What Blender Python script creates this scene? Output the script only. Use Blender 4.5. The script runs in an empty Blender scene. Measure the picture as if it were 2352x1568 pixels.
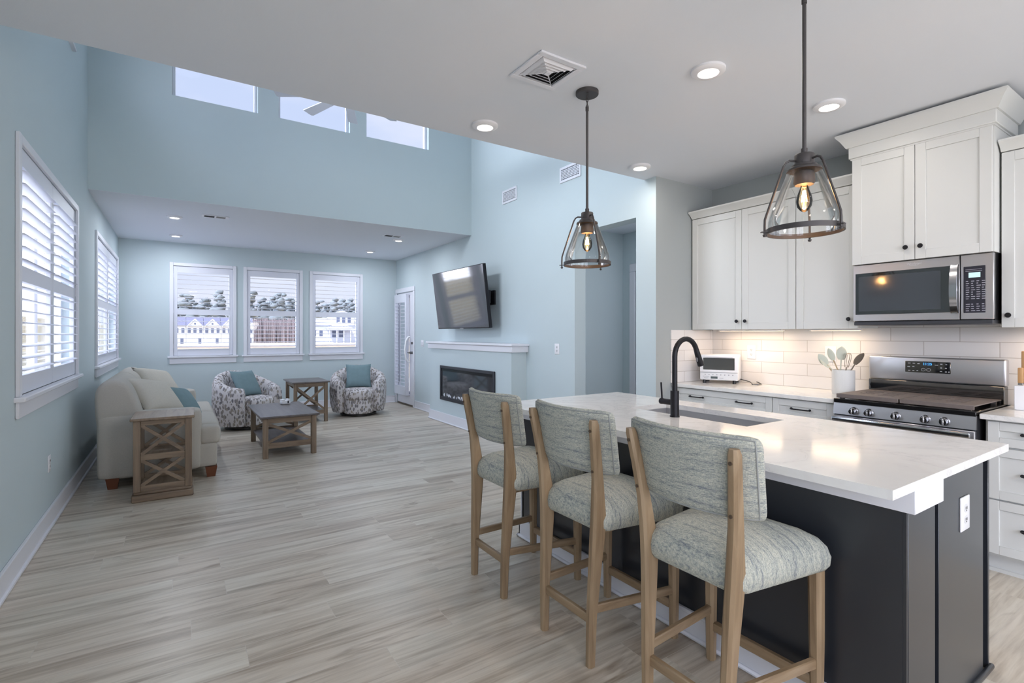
import bpy, bmesh, math, random
from mathutils import Vector, Matrix
random.seed(7)
scene = bpy.context.scene
COL = scene.collection
PI = math.pi
def R(d): return math.radians(d)
def lin(c):
    c /= 255.0
    return c/12.92 if c <= .04045 else ((c+.055)/1.055)**2.4
def rgb(r, g, b, a=1): return (lin(r), lin(g), lin(b), a)

# ------------------------------------------------------------------ camera
cam_d = bpy.data.cameras.new('camera'); cam = bpy.data.objects.new('camera', cam_d); COL.objects.link(cam)
cam.location = (0, 0, 1.376); cam.rotation_euler = (R(90), 0, -.582)
cam_d.sensor_width = 36; cam_d.lens = 1163.138/2352*36; cam_d.shift_y = -17.64/2352
cam_d.clip_start = .05; cam_d.clip_end = 1500
scene.camera = cam

# ------------------------------------------------------------------ exposure
vs = scene.view_settings
scene.display_settings.display_device = 'sRGB'
vs.view_transform = 'Standard'; vs.look = 'None'; vs.gamma = 1; vs.use_curve_mapping = False
vs.exposure = 0.22
cy = scene.cycles
cy.max_bounces = 9; cy.diffuse_bounces = 6; cy.glossy_bounces = 4; cy.transmission_bounces = 6; cy.transparent_max_bounces = 16
cy.sample_clamp_indirect = 3; cy.caustics_reflective = False; cy.caustics_refractive = False
cy.use_denoising = True

# ------------------------------------------------------------------ sky
SKY_FRONT, SKY_LEFT, SKY_BACK = .96, 6.5, 1.3
w = bpy.data.worlds.new('sky'); scene.world = w; w.use_nodes = True
nt = w.node_tree; nt.nodes.clear(); N = nt.nodes.new; L = nt.links.new
out = N('ShaderNodeOutputWorld'); bg = N('ShaderNodeBackground'); L(bg.outputs[0], out.inputs[0])
tc = N('ShaderNodeTexCoord'); sp = N('ShaderNodeSeparateXYZ'); L(tc.outputs['Generated'], sp.inputs[0])
rz = N('ShaderNodeValToRGB'); L(sp.outputs['Z'], rz.inputs[0])
e = rz.color_ramp.elements; e[0].position = 0.0; e[0].color = rgb(226, 228, 246); e[1].position = .75; e[1].color = rgb(200, 214, 244)
e2 = e.new(.2); e2.color = rgb(212, 222, 246)
nz = N('ShaderNodeTexNoise'); nz.inputs['Scale'].default_value = 3.2; nz.inputs['Detail'].default_value = 5
mp = N('ShaderNodeMapping'); mp.inputs['Scale'].default_value = (1, 1, 2.6); L(tc.outputs['Generated'], mp.inputs[0]); L(mp.outputs[0], nz.inputs[0])
rc = N('ShaderNodeValToRGB'); L(nz.outputs[0], rc.inputs[0])
rc.color_ramp.elements[0].position = .45; rc.color_ramp.elements[1].position = .68
mx = N('ShaderNodeMix'); mx.data_type = 'RGBA'; L(rc.outputs[0], mx.inputs[0]); L(rz.outputs[0], mx.inputs[6]); mx.inputs[7].default_value = rgb(236, 238, 250)
L(mx.outputs[2], bg.inputs[0])
def mr(sock, a, b, c, d):
    n = N('ShaderNodeMapRange'); n.interpolation_type = 'SMOOTHSTEP'
    L(sock, n.inputs[0])
    for i, v in enumerate((a, b, c, d)): n.inputs[i+1].default_value = v
    return n.outputs[0]
lf = mr(sp.outputs['X'], -.04, -.40, 0, SKY_LEFT-SKY_FRONT)      # bright haze around the sun side of the house
bk = mr(sp.outputs['Y'], -.1, -.8, 0, SKY_BACK-SKY_FRONT)
m1 = N('ShaderNodeMath'); m1.operation = 'ADD'; L(lf, m1.inputs[0]); L(bk, m1.inputs[1])
m2 = N('ShaderNodeMath'); m2.operation = 'ADD'; L(m1.outputs[0], m2.inputs[0]); m2.inputs[1].default_value = SKY_FRONT
L(m2.outputs[0], bg.inputs[1])

def lamp(name, kind, loc, energy, color=(1, 1, 1), size=.1, rot=(0, 0, 0), parent=None, spread=180):
    d = bpy.data.lights.new(name, kind); d.energy = energy; d.color = color
    if kind == 'AREA': d.shape = 'DISK'; d.size = size; d.spread = R(spread)
    elif kind == 'POINT': d.shadow_soft_size = size
    elif kind == 'SUN': d.angle = R(2)
    o = bpy.data.objects.new(name, d); COL.objects.link(o); o.location = loc; o.rotation_euler = rot
    if parent: o.parent = parent
    return o
lamp('sun', 'SUN', (-20, -20, 30), 5.5, rgb(255, 246, 234)[:3], rot=(R(36), 0, R(-48)))
CAN_KITCHEN, CAN_LIVING, FILL_HIGH = 3, 9.5, .8
WARM = rgb(255, 245, 234)[:3]; COOL = rgb(238, 244, 255)[:3]

# ------------------------------------------------------------------ materials
MATS = {}
def base(name):
    m = bpy.data.materials.new(name); m.use_nodes = True
    t = m.node_tree; b = t.nodes['Principled BSDF']
    return m, t, b
def mat(name, color, rough=.5, metal=0, coat=0, emit=None, es=0, spec=None, noise=0, nscale=40, bump=0, bscale=200):
    if name in MATS: return MATS[name]
    m, t, b = base(name); MATS[name] = m
    b.inputs['Base Color'].default_value = color; b.inputs['Roughness'].default_value = rough; b.inputs['Metallic'].default_value = metal
    b.inputs['Coat Weight'].default_value = coat; b.inputs['Coat Roughness'].default_value = .08
    if spec is not None: b.inputs['Specular IOR Level'].default_value = spec
    if emit: b.inputs['Emission Color'].default_value = emit; b.inputs['Emission Strength'].default_value = es
    if noise or bump:
        c = t.nodes.new('ShaderNodeTexCoord')
    if noise:
        n = t.nodes.new('ShaderNodeTexNoise'); n.inputs['Scale'].default_value = nscale; n.inputs['Detail'].default_value = 4
        t.links.new(c.outputs['Object'], n.inputs[0])
        h = t.nodes.new('ShaderNodeMix'); h.data_type = 'RGBA'
        h.inputs[6].default_value = tuple(v*(1-noise) for v in color[:3])+(1,); h.inputs[7].default_value = tuple(min(1, v*(1+noise)) for v in color[:3])+(1,)
        t.links.new(n.outputs[0], h.inputs[0]); t.links.new(h.outputs[2], b.inputs['Base Color'])
    if bump:
        n = t.nodes.new('ShaderNodeTexNoise'); n.inputs['Scale'].default_value = bscale; n.inputs['Detail'].default_value = 3
        t.links.new(c.outputs['Object'], n.inputs[0])
        u = t.nodes.new('ShaderNodeBump'); u.inputs['Strength'].default_value = bump; u.inputs['Distance'].default_value = .01
        t.links.new(n.outputs[0], u.inputs['Height']); t.links.new(u.outputs[0], b.inputs['Normal'])
    return m
def ramp(t, sock, stops):
    r = t.nodes.new('ShaderNodeValToRGB'); t.links.new(sock, r.inputs[0]); e = r.color_ramp.elements
    e[0].position, e[0].color = stops[0]; e[1].position, e[1].color = stops[-1]
    for p, c in stops[1:-1]:
        q = e.new(p); q.color = c
    return r.outputs[0]
def mapped(t, scale, loc=(0, 0, 0), rot=(0, 0, 0)):
    c = t.nodes.new('ShaderNodeTexCoord'); m = t.nodes.new('ShaderNodeMapping')
    m.inputs['Scale'].default_value = scale; m.inputs['Location'].default_value = loc; m.inputs['Rotation'].default_value = rot
    t.links.new(c.outputs['Object'], m.inputs[0]); return m.outputs[0]
def noise(t, vec, scale, detail=4, rough=.5, dist=0):
    n = t.nodes.new('ShaderNodeTexNoise'); n.inputs['Scale'].default_value = scale; n.inputs['Detail'].default_value = detail
    n.inputs['Roughness'].default_value = rough; n.inputs['Distortion'].default_value = dist
    t.links.new(vec, n.inputs[0]); return n.outputs[0]
def mixc(t, f, a, b, mode='MIX'):
    m = t.nodes.new('ShaderNodeMix'); m.data_type = 'RGBA'; m.blend_type = mode
    for i, v in ((0, f), (6, a), (7, b)):
        if hasattr(v, 'links'): t.links.new(v, m.inputs[i])
        else: m.inputs[i].default_value = v
    return m.outputs[2]
def bumpn(t, b, h, s, d=.01):
    u = t.nodes.new('ShaderNodeBump'); u.inputs['Strength'].default_value = s; u.inputs['Distance'].default_value = d
    t.links.new(h, u.inputs['Height']); t.links.new(u.outputs[0], b.inputs['Normal'])

def wood(name, axis, c0, c1, c2, rough=.45, f=1.0):
    if name in MATS: return MATS[name]
    m, t, b = base(name); MATS[name] = m
    s = {'x': (1.2*f, 16*f, 16*f), 'y': (16*f, 1.2*f, 16*f), 'z': (16*f, 16*f, 1.2*f)}[axis]
    v = mapped(t, s)
    n = noise(t, v, 1.6, 6, .6, .6)
    t.links.new(ramp(t, n, [(.25, c0), (.5, c1), (.75, c2)]), b.inputs['Base Color'])
    b.inputs['Roughness'].default_value = rough
    bumpn(t, b, n, .12)
    return m
G0, G1, G2 = rgb(98, 82, 68), rgb(130, 112, 94), rgb(150, 132, 112)
GREYWOOD = {a: wood('greywash_wood_'+a, a, G0, G1, G2) for a in 'xyz'}
TOPWOOD = {a: wood('dark_tabletop_'+a, a, rgb(74, 68, 68), rgb(94, 88, 87), rgb(112, 104, 102), .3) for a in 'xy'}
S0, S1, S2 = rgb(118, 96, 72), rgb(148, 125, 98), rgb(168, 146, 118)
STOOLWOOD = {a: wood('stool_oak_'+a, a, S0, S1, S2, .42) for a in 'xyz'}

def floor_mat():
    m, t, b = base('plank_floor')
    c = t.nodes.new('ShaderNodeTexCoord')
    sx = t.nodes.new('ShaderNodeSeparateXYZ'); t.links.new(c.outputs['Object'], sx.inputs[0])
    def mth(op, a, b_):
        q = t.nodes.new('ShaderNodeMath'); q.operation = op
        for i, v in enumerate((a, b_)):
            if v is None: continue
            if hasattr(v, 'links'): t.links.new(v, q.inputs[i])
            else: q.inputs[i].default_value = v
        return q.outputs[0]
    row = mth('FLOOR', mth('DIVIDE', sx.outputs[1], .18), None)
    wn = t.nodes.new('ShaderNodeTexWhiteNoise'); wn.noise_dimensions = '1D'; t.links.new(row, wn.inputs['W'])
    cb = t.nodes.new('ShaderNodeCombineXYZ'); t.links.new(mth('MULTIPLY_ADD', wn.outputs['Value'], 1.22), cb.inputs[0]); t.links.new(sx.outputs[1], cb.inputs[1])
    t.links.new(sx.outputs[0], cb.inputs[0].links[0].from_node.inputs[2])
    br = t.nodes.new('ShaderNodeTexBrick'); t.links.new(cb.outputs[0], br.inputs[0])
    br.inputs['Scale'].default_value = 1; br.inputs['Brick Width'].default_value = 1.22; br.inputs['Row Height'].default_value = .18
    br.inputs['Mortar Size'].default_value = .0011; br.offset = 0; br.offset_frequency = 1
    br.inputs['Color1'].default_value = (0, 0, 0, 1); br.inputs['Color2'].default_value = (1, 1, 1, 1); br.inputs['Mortar'].default_value = (.5, .5, .5, 1)
    sep = t.nodes.new('ShaderNodeSeparateColor'); t.links.new(br.outputs['Color'], sep.inputs[0])
    vm = t.nodes.new('ShaderNodeVectorMath'); vm.operation = 'MULTIPLY_ADD'
    t.links.new(br.outputs['Color'], vm.inputs[0]); vm.inputs[1].default_value = (3.1, .35, 0); t.links.new(c.outputs['Object'], vm.inputs[2])
    def st(sx, sy, sc, d, di):
        mp = t.nodes.new('ShaderNodeMapping'); mp.inputs['Scale'].default_value = (sx, sy, 1); t.links.new(vm.outputs[0], mp.inputs[0])
        return noise(t, mp.outputs[0], sc, d, .6, di)
    a = st(.55, 7.5, 1.3, 4, .8); bb = st(2.2, 34, 1.5, 5, .3); k = st(1.4, 4.5, 1.0, 3, 1.5)
    col = ramp(t, a, [(.30, rgb(132, 118, 104)), (.41, rgb(172, 160, 146)), (.52, rgb(211, 203, 192)), (.72, rgb(232, 227, 219))])
    col = mixc(t, .42, col, ramp(t, bb, [(.3, rgb(158, 147, 136)), (.55, rgb(205, 197, 187)), (.8, rgb(224, 219, 212))]))
    col = mixc(t, ramp(t, k, [(.60, (0, 0, 0, 1)), (.72, (.6, .6, .6, 1))]), col, rgb(130, 112, 96))
    tone = ramp(t, sep.outputs[0], [(0, rgb(247, 242, 235)), (1, rgb(255, 255, 250))])
    col = mixc(t, 1, col, tone, 'MULTIPLY')
    fm = t.nodes.new('ShaderNodeMath'); fm.operation = 'MULTIPLY'; t.links.new(br.outputs['Fac'], fm.inputs[0]); fm.inputs[1].default_value = .5
    col = mixc(t, fm.outputs[0], col, rgb(205, 200, 194))
    t.links.new(col, b.inputs['Base Color'])
    b.inputs['Roughness'].default_value = .33; b.inputs['Specular IOR Level'].default_value = .42
    bumpn(t, b, bb, .05)
    return m
def quartz_mat():
    m, t, b = base('white_quartz')
    v = mapped(t, (1, 1, 1)); n = noise(t, v, 2.3, 8, .62, 1.6)
    col = ramp(t, n, [(.40, rgb(234, 233, 230)), (.485, rgb(230, 228, 226)), (.5, rgb(219, 218, 217)), (.515, rgb(231, 229, 227)), (.62, rgb(236, 235, 233))])
    t.links.new(col, b.inputs['Base Color']); b.inputs['Roughness'].default_value = .12
    return m
def tweed(name, axis):
    m, t, b = base(name)
    o = 'xyz'.index(axis)
    s1 = [4, 4, 4]; s1[o] = 60
    s2 = [30, 30, 30]; s2[o] = 170
    n1 = noise(t, mapped(t, tuple(s1)), 1.0, 5, .65); n2 = noise(t, mapped(t, tuple(s2)), 2.2, 3, .7)
    n3 = noise(t, mapped(t, (1, 1, 1)), 260, 2, .6)
    c = ramp(t, n1, [(.34, rgb(88, 100, 124)), (.42, rgb(156, 162, 160)), (.5, rgb(190, 193, 184)), (.62, rgb(206, 206, 192)), (.7, rgb(150, 160, 170))])
    c2 = ramp(t, n2, [(.32, rgb(92, 106, 130)), (.46, rgb(176, 180, 174)), (.62, rgb(222, 220, 205))])
    c = mixc(t, .55, c, c2)
    c = mixc(t, .45, c, ramp(t, n3, [(.3, rgb(120, 124, 128)), (.7, rgb(255, 255, 252))]), 'MULTIPLY')
    t.links.new(c, b.inputs['Base Color']); b.inputs['Roughness'].default_value = .92; b.inputs['Specular IOR Level'].default_value = .15
    bumpn(t, b, n3, .35, .004)
    return m
def ikat_mat():
    m, t, b = base('patterned_upholstery')
    v = mapped(t, (1.25, 1.25, .7))
    dn = t.nodes.new('ShaderNodeTexNoise'); dn.inputs['Scale'].default_value = 9; t.links.new(v, dn.inputs[0])
    ad = t.nodes.new('ShaderNodeVectorMath'); ad.operation = 'MULTIPLY_ADD'; t.links.new(dn.outputs['Color'], ad.inputs[0]); ad.inputs[1].default_value = (.05, .05, .05); t.links.new(v, ad.inputs[2])
    vo = t.nodes.new('ShaderNodeTexVoronoi'); vo.inputs['Scale'].default_value = 25; t.links.new(ad.outputs[0], vo.inputs[0])
    sep = t.nodes.new('ShaderNodeSeparateColor'); t.links.new(vo.outputs['Color'], sep.inputs[0])
    blob = ramp(t, vo.outputs['Distance'], [(.44, (1, 1, 1, 1)), (.54, (0, 0, 0, 1))])
    msk = ramp(t, noise(t, mapped(t, (1, 1, .7)), 11, 2), [(.33, (0, 0, 0, 1)), (.42, (1, 1, 1, 1))])
    f = mixc(t, 1, blob, msk, 'MULTIPLY')
    leaf = ramp(t, sep.outputs[0], [(0, rgb(116, 114, 120)), (.5, rgb(146, 140, 138)), (1, rgb(158, 150, 140))])
    c = mixc(t, f, rgb(206, 202, 204), leaf)
    t.links.new(c, b.inputs['Base Color']); b.inputs['Roughness'].default_value = .9; b.inputs['Specular IOR Level'].default_value = .15
    bumpn(t, b, noise(t, mapped(t, (1, 1, 1)), 300, 2), .2, .003)
    return m
def tile_mat(name, rot):
    m, t, b = base(name)
    c = t.nodes.new('ShaderNodeTexCoord'); sx = t.nodes.new('ShaderNodeSeparateXYZ'); cx = t.nodes.new('ShaderNodeCombineXYZ')
    t.links.new(c.outputs['Object'], sx.inputs[0]); t.links.new(sx.outputs[rot], cx.inputs[0]); t.links.new(sx.outputs[2], cx.inputs[1]); v = cx.outputs[0]
    br = t.nodes.new('ShaderNodeTexBrick'); t.links.new(v, br.inputs[0])
    br.inputs['Scale'].default_value = 1; br.inputs['Brick Width'].default_value = .406; br.inputs['Row Height'].default_value = .1016; br.inputs['Mortar Size'].default_value = .0022; br.inputs['Mortar Smooth'].default_value = .3
    br.inputs['Color1'].default_value = rgb(220, 217, 216); br.inputs['Color2'].default_value = rgb(227, 225, 224); br.inputs['Mortar'].default_value = rgb(184, 177, 173)
    t.links.new(br.outputs['Color'], b.inputs['Base Color']); b.inputs['Roughness'].default_value = .08
    iv = t.nodes.new('ShaderNodeMath'); iv.operation = 'SUBTRACT'; iv.inputs[0].default_value = 1; t.links.new(br.outputs['Fac'], iv.inputs[1])
    ns = t.nodes.new('ShaderNodeMath'); ns.operation = 'MULTIPLY_ADD'; t.links.new(noise(t, v, 9, 2), ns.inputs[0]); ns.inputs[1].default_value = .25; t.links.new(iv.outputs[0], ns.inputs[2])
    bumpn(t, b, ns.outputs[0], .5, .004)
    return m
def glass(name, tint=(1, 1, 1, 1), refl=.5, rough=.0):
    if name in MATS: return MATS[name]
    m = bpy.data.materials.new(name); MATS[name] = m; m.use_nodes = True; t = m.node_tree; t.nodes.clear()
    o = t.nodes.new('ShaderNodeOutputMaterial'); mx = t.nodes.new('ShaderNodeMixShader'); tr = t.nodes.new('ShaderNodeBsdfTransparent'); gl = t.nodes.new('ShaderNodeBsdfGlossy')
    lw = t.nodes.new('ShaderNodeFresnel'); lw.inputs[0].default_value = 1.45
    mu = t.nodes.new('ShaderNodeMath'); mu.operation = 'MULTIPLY'; t.links.new(lw.outputs[0], mu.inputs[0]); mu.inputs[1].default_value = refl
    tr.inputs[0].default_value = tint; gl.inputs['Roughness'].default_value = rough
    t.links.new(mu.outputs[0], mx.inputs[0]); t.links.new(tr.outputs[0], mx.inputs[1]); t.links.new(gl.outputs[0], mx.inputs[2]); t.links.new(mx.outputs[0], o.inputs[0])
    return m
WALL = mat('aqua_wall_paint', rgb(194, 207, 211), .75, noise=.015, nscale=3, bump=.04, bscale=300)
KWALL = mat('shaded_grey_wall_paint', rgb(166, 172, 173), .75, bump=.04, bscale=300)  # grey set darker so the colour carries the shade on these walls
CEIL = mat('white_ceiling_paint', rgb(222, 226, 233), .85, bump=.05, bscale=250)
TRIM = mat('white_trim_paint', rgb(226, 227, 234), .4)
SHUT = mat('white_shutter_paint', rgb(222, 224, 234), .42)
CAB = mat('white_cabinet_paint', rgb(214, 215, 213), .4)
CABEDGE = mat('cabinet_shadow_gap', rgb(120, 120, 118), .6)
QUARTZ = quartz_mat()
NAVY = mat('charcoal_cabinet_paint', rgb(40, 43, 49), .3, coat=.35)
NAVY.node_tree.nodes['Principled BSDF'].inputs['Coat Roughness'].default_value = .2
BLACK = mat('matte_black_metal', rgb(38, 38, 42), .4, .6)
BRONZE = mat('dark_bronze', rgb(80, 77, 78), .5, .5)
STEEL = mat('brushed_steel', rgb(196, 196, 200), .32, .9)
STEEL2 = mat('polished_steel', rgb(200, 200, 204), .15, 1)
BGLASS = mat('black_glass', rgb(22, 24, 28), .04, 0, spec=.8)
BENAM = mat('black_enamel', rgb(20, 20, 22), .2)
IRON = mat('cast_iron', rgb(116, 106, 102), .6, .2, noise=.1)
PLAST = mat('white_plastic', rgb(232, 232, 236), .35)
SLOT = mat('outlet_slot', rgb(120, 118, 118), .5)
DARKGAP = mat('dark_gap', rgb(34, 34, 38), .8)
TWX, TWZ = tweed('tweed_seat', 'x'), tweed('tweed_back', 'z')
IKAT = ikat_mat()
LINEN = mat('oatmeal_linen', rgb(190, 186, 178), .95, spec=.1, noise=.06, nscale=90, bump=.35, bscale=420)
PIPE = mat('linen_piping', rgb(146, 141, 132), .9)
CUSH = mat('pale_linen_pillow', rgb(202, 197, 186), .95, spec=.1, noise=.07, nscale=70, bump=.35, bscale=420)
TEAL = mat('teal_fabric', rgb(122, 145, 151), .9, spec=.15, noise=.12, nscale=14, bump=.2, bscale=350)
FOOT = mat('brown_wood_foot', rgb(112, 66, 44), .35)
GLASS = glass('window_glass', (.97, .985, .99, 1), .4)
SHADE = glass('clear_glass_shade', (.985, .99, .99, 1), .65, .01)
BULB = glass('bulb_glass', (1, .9, .74, 1), 1.0)
FILA = mat('glowing_filament', rgb(255, 190, 110), .5, emit=rgb(255, 196, 120), es=60)
LENS = mat('lit_lens', rgb(255, 250, 240), .5, emit=rgb(255, 246, 232), es=6)
TVS = mat('tv_screen', rgb(34, 34, 40), .07, coat=1)
for q in (TVS, BGLASS): q.node_tree.nodes['Principled BSDF'].inputs['IOR'].default_value = 1.9; q.node_tree.nodes['Principled BSDF'].inputs['Coat IOR'].default_value = 1.8

# ------------------------------------------------------------------ mesh collector
class M:
    def __init__(s): s.v = []; s.f = []
    def add(s, vs, fs):
        n = len(s.v); s.v += [tuple(p) for p in vs]; s.f += [tuple(i+n for i in f) for f in fs]; return s
    def bm(s, b, mtx=None):
        if mtx is not None: b.transform(mtx)
        b.verts.index_update(); s.add([v.co[:] for v in b.verts], [[v.index for v in f.verts] for f in b.faces]); b.free(); return s
    def box(s, x0, x1, y0, y1, z0, z1, b=0, seg=1, mtx=None):
        x0, x1 = min(x0, x1), max(x0, x1); y0, y1 = min(y0, y1), max(y0, y1); z0, z1 = min(z0, z1), max(z0, z1)
        m = bmesh.new(); bmesh.ops.create_cube(m, size=1)
        for q in m.verts: q.co = Vector(((x0+x1)/2+q.co.x*(x1-x0), (y0+y1)/2+q.co.y*(y1-y0), (z0+z1)/2+q.co.z*(z1-z0)))
        if b: bmesh.ops.bevel(m, geom=m.edges[:], offset=min(b, .49*min(x1-x0, y1-y0, z1-z0)), segments=seg, affect='EDGES', profile=.5)
        return s.bm(m, mtx)
    def bar(s, p, q, wd, ht, up=(0, 0, 1), b=0, off=0):
        p, q = Vector(p), Vector(q); d = q-p; ln = d.length; d.normalize(); u = Vector(up)
        sd = d.cross(u)
        if sd.length < 1e-5: sd = d.cross(Vector((0, 1, 0)))
        sd.normalize(); u = sd.cross(d)
        mt = Matrix((sd, d, u)).transposed().to_4x4(); mt.translation = p
        return s.box(-wd/2, wd/2, 0, ln, -ht/2+off, ht/2+off, b, 1, mt)
    def loft(s, rings, cap=True, closed=True):
        n = len(rings[0]); v = [p for r in rings for p in r]; f = []
        for i in range(len(rings)-1):
            for j in range(n if closed else n-1):
                k = (j+1) % n; f.append((i*n+j, i*n+k, (i+1)*n+k, (i+1)*n+j))
        if cap and closed: f.append(tuple(range(n-1, -1, -1))); f.append(tuple((len(rings)-1)*n+j for j in range(n)))
        return s.add(v, f)
    def cyl(s, p, q, r, r2=None, n=20, cap=True):
        p, q = Vector(p), Vector(q); r2 = r if r2 is None else r2; d = (q-p).normalized()
        a = d.orthogonal().normalized(); c = d.cross(a)
        return s.loft([[o+(a*math.cos(2*PI*j/n)+c*math.sin(2*PI*j/n))*rr for j in range(n)] for o, rr in ((p, r), (q, r2))], cap)
    def tube(s, pts, r, n=10, closed=False, rs=None):
        pts = [Vector(p) for p in pts]; rings = []; prev = None; k = len(pts)
        for i, p in enumerate(pts):
            if closed: d = pts[(i+1) % k]-pts[i-1]
            else: d = pts[min(i+1, k-1)]-pts[max(i-1, 0)]
            d.normalize()
            a = d.orthogonal().normalized() if prev is None else (prev-d*prev.dot(d)).normalized()
            prev = a; c = d.cross(a); rr = rs[i] if rs else r
            rings.append([p+(a*math.cos(2*PI*j/n)+c*math.sin(2*PI*j/n))*rr for j in range(n)])
        if closed: rings.append(rings[0])
        return s.loft(rings, not closed)
    def lathe(s, prof, c=(0, 0, 0), n=32, cap=True):
        return s.loft([[(c[0]+r*math.cos(2*PI*j/n), c[1]+r*math.sin(2*PI*j/n), c[2]+z) for j in range(n)] for r, z in prof], cap)
    def prism(s, pts, axis, a, b):
        def mk(u, v, t): return {'x': (t, u, v), 'y': (u, t, v), 'z': (u, v, t)}[axis]
        return s.loft([[mk(u, v, a) for u, v in pts], [mk(u, v, b) for u, v in pts]])
    def ball(s, c, r, sc=(1, 1, 1), n=16):
        m = bmesh.new(); bmesh.ops.create_uvsphere(m, u_segments=n, v_segments=n//2+2, radius=r)
        for q in m.verts: q.co = Vector((c[0]+q.co.x*sc[0], c[1]+q.co.y*sc[1], c[2]+q.co.z*sc[2]))
        return s.bm(m)
    def grid(s, fn, nu, nv):
        v = [fn(i/nu, j/nv) for i in range(nu+1) for j in range(nv+1)]; f = []
        for i in range(nu):
            for j in range(nv): a = i*(nv+1)+j; f.append((a, a+nv+1, a+nv+2, a+1))
        return s.add(v, f)
    def build(s, name, m, parent=None, world=False, sharp=38, flat=False):
        me = bpy.data.meshes.new(name); off = Vector(parent.location) if (world and parent) else Vector((0, 0, 0))
        me.from_pydata([tuple(Vector(p)-off) for p in s.v], [], s.f)
        bb = bmesh.new(); bb.from_mesh(me); bmesh.ops.remove_doubles(bb, verts=bb.verts, dist=1e-6); bmesh.ops.recalc_face_normals(bb, faces=bb.faces); bb.to_mesh(me); bb.free()
        me.polygons.foreach_set('use_smooth', [not flat]*len(me.polygons))
        if not flat: me.set_sharp_from_angle(angle=R(sharp))
        me.materials.append(m); me.update()
        o = bpy.data.objects.new(name, me); COL.objects.link(o)
        if parent: o.parent = parent
        return o
def thing(name, label, cat, loc=(0, 0, 0), rz=0, group=None):
    o = bpy.data.objects.new(name, None); COL.objects.link(o); o.location = loc; o.rotation_euler = (0, 0, rz); o.empty_display_size = .1
    o['label'] = label; o['category'] = cat
    if group: o['group'] = group
    return o
def tag(o, label, cat, group=None):
    o['label'] = label; o['category'] = cat
    if group: o['group'] = group
    return o
def struct(o, label=None, cat=None):
    o['kind'] = 'structure'
    if label: o['label'] = label
    if cat: o['category'] = cat
    return o
def sroot(name, loc=(0, 0, 0), rz=0, label=None, cat=None):
    o = bpy.data.objects.new(name, None); COL.objects.link(o); o.location = loc; o.rotation_euler = (0, 0, rz); o.empty_display_size = .1
    return struct(o, label, cat)
def copy_tree(o, parent=None):
    c = o.copy(); COL.objects.link(c); c.parent = parent
    for ch in list(o.children): copy_tree(ch, c)
    return c
def dup(o, label, loc=None, rz=None):
    c = copy_tree(o); c['label'] = label
    if loc is not None: c.location = loc
    if rz is not None: c.rotation_euler = (0, 0, rz)
    return c
def text(name, body, size, m, parent, loc, rot, depth=.0004):
    d = bpy.data.curves.new(name, 'FONT'); d.body = body; d.size = size; d.extrude = depth; d.align_x = 'CENTER'; d.align_y = 'CENTER'
    d.materials.append(m); q = bpy.data.objects.new(name, d); COL.objects.link(q); bpy.context.view_layer.update()
    me = bpy.data.meshes.new_from_object(q.evaluated_get(bpy.context.evaluated_depsgraph_get())); bpy.data.objects.remove(q)
    if not me.materials: me.materials.append(m)
    o = bpy.data.objects.new(name, me); COL.objects.link(o); o.location = loc; o.rotation_euler = rot
    if parent: o.parent = parent
    return o

# ================================================================== ROOM SHELL
XL, XR, XK = -.776, 3.668, 4.506       # left wall, living right wall, kitchen wall
YS, YE, YC, YF, YB = 3.165, 3.306, 6.684, 9.826, -4.2
ZK, ZL, ZH = 2.826, 2.852, 5.3
def wall(name, length, z0, z1, holes, loc, rz, thick, m, cut=None):
    """wall seen from inside: local x along it, +y outward; holes = (x0, x1, z0, z1)"""
    xs = sorted({0, length} | ({cut[0], cut[1]} if cut else set()) | {h[0] for h in holes} | {h[1] for h in holes}); zs = sorted({z0, z1} | ({cut[2]} if cut else set()) | {h[2] for h in holes} | {h[3] for h in holes})
    k = M()
    def inh(x, z): return any(h[0] < x < h[1] and h[2] < z < h[3] for h in holes) or (cut and cut[0] < x < cut[1] and z > cut[2])
    for a, b in zip(xs, xs[1:]):
        for c, d in zip(zs, zs[1:]):
            if inh((a+b)/2, (c+d)/2): continue
            for y in (0, thick): k.add([(a, y, c), (b, y, c), (b, y, d), (a, y, d)], [(0, 1, 2, 3)])
    for h in holes:
        a, b, c, d = h
        for p, q in (((a, c), (b, c)), ((b, c), (b, d)), ((b, d), (a, d)), ((a, d), (a, c))):
            k.add([(p[0], 0, p[1]), (q[0], 0, q[1]), (q[0], thick, q[1]), (p[0], thick, p[1])], [(0, 1, 2, 3)])
    o = k.build(name, m, flat=True); o.location = loc; o.rotation_euler = (0, 0, rz)
    return struct(o)
# floor
k = M(); k.box(-1.0, 6.2, YB, YF+.15, -.12, 0); struct(k.build('floor', floor_mat()), 'grey beige wood plank floor running across both rooms', 'floor')
# window openings: (start along wall, width)
FARW = [(-.126, .949), (.929, .960), (2.009, .979)]
SW, SZ0, SZ1 = .053, 1.015, 2.477           # casing width, opening bottom, opening top
struct(wall('wall_far', XR-XL, 0, ZL+.3, [(a-XL+SW, a-XL+w_-SW, SZ0, SZ1) for a, w_ in FARW], (XL, YF, 0), 0, .15, WALL), 'pale aqua end wall with three shuttered windows', 'wall')
LEFTW = [(3.945, 2.045), (7.222, 2.40)]
LCL = [(4.55, 1.28), (.6, 1.6)]
Y0 = YB
holes = [(a-Y0+SW, a-Y0+w_-SW, SZ0, SZ1) for a, w_ in LEFTW]+[(3.93-Y0, 5.80-Y0, 3.86, 4.42)]+[(-2.6-Y0, -.6-Y0, SZ0, SZ1)]
struct(wall('wall_left', YF-Y0, 0, ZH, holes, (XL, Y0, 0), PI/2, .15, WALL, (YC+.16-Y0, YF-Y0, ZL+.25)), 'aqua side wall with large shuttered windows', 'wall')
CLW = [(-.06, .845), (1.012, .855), (2.08, .897)]
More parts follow.
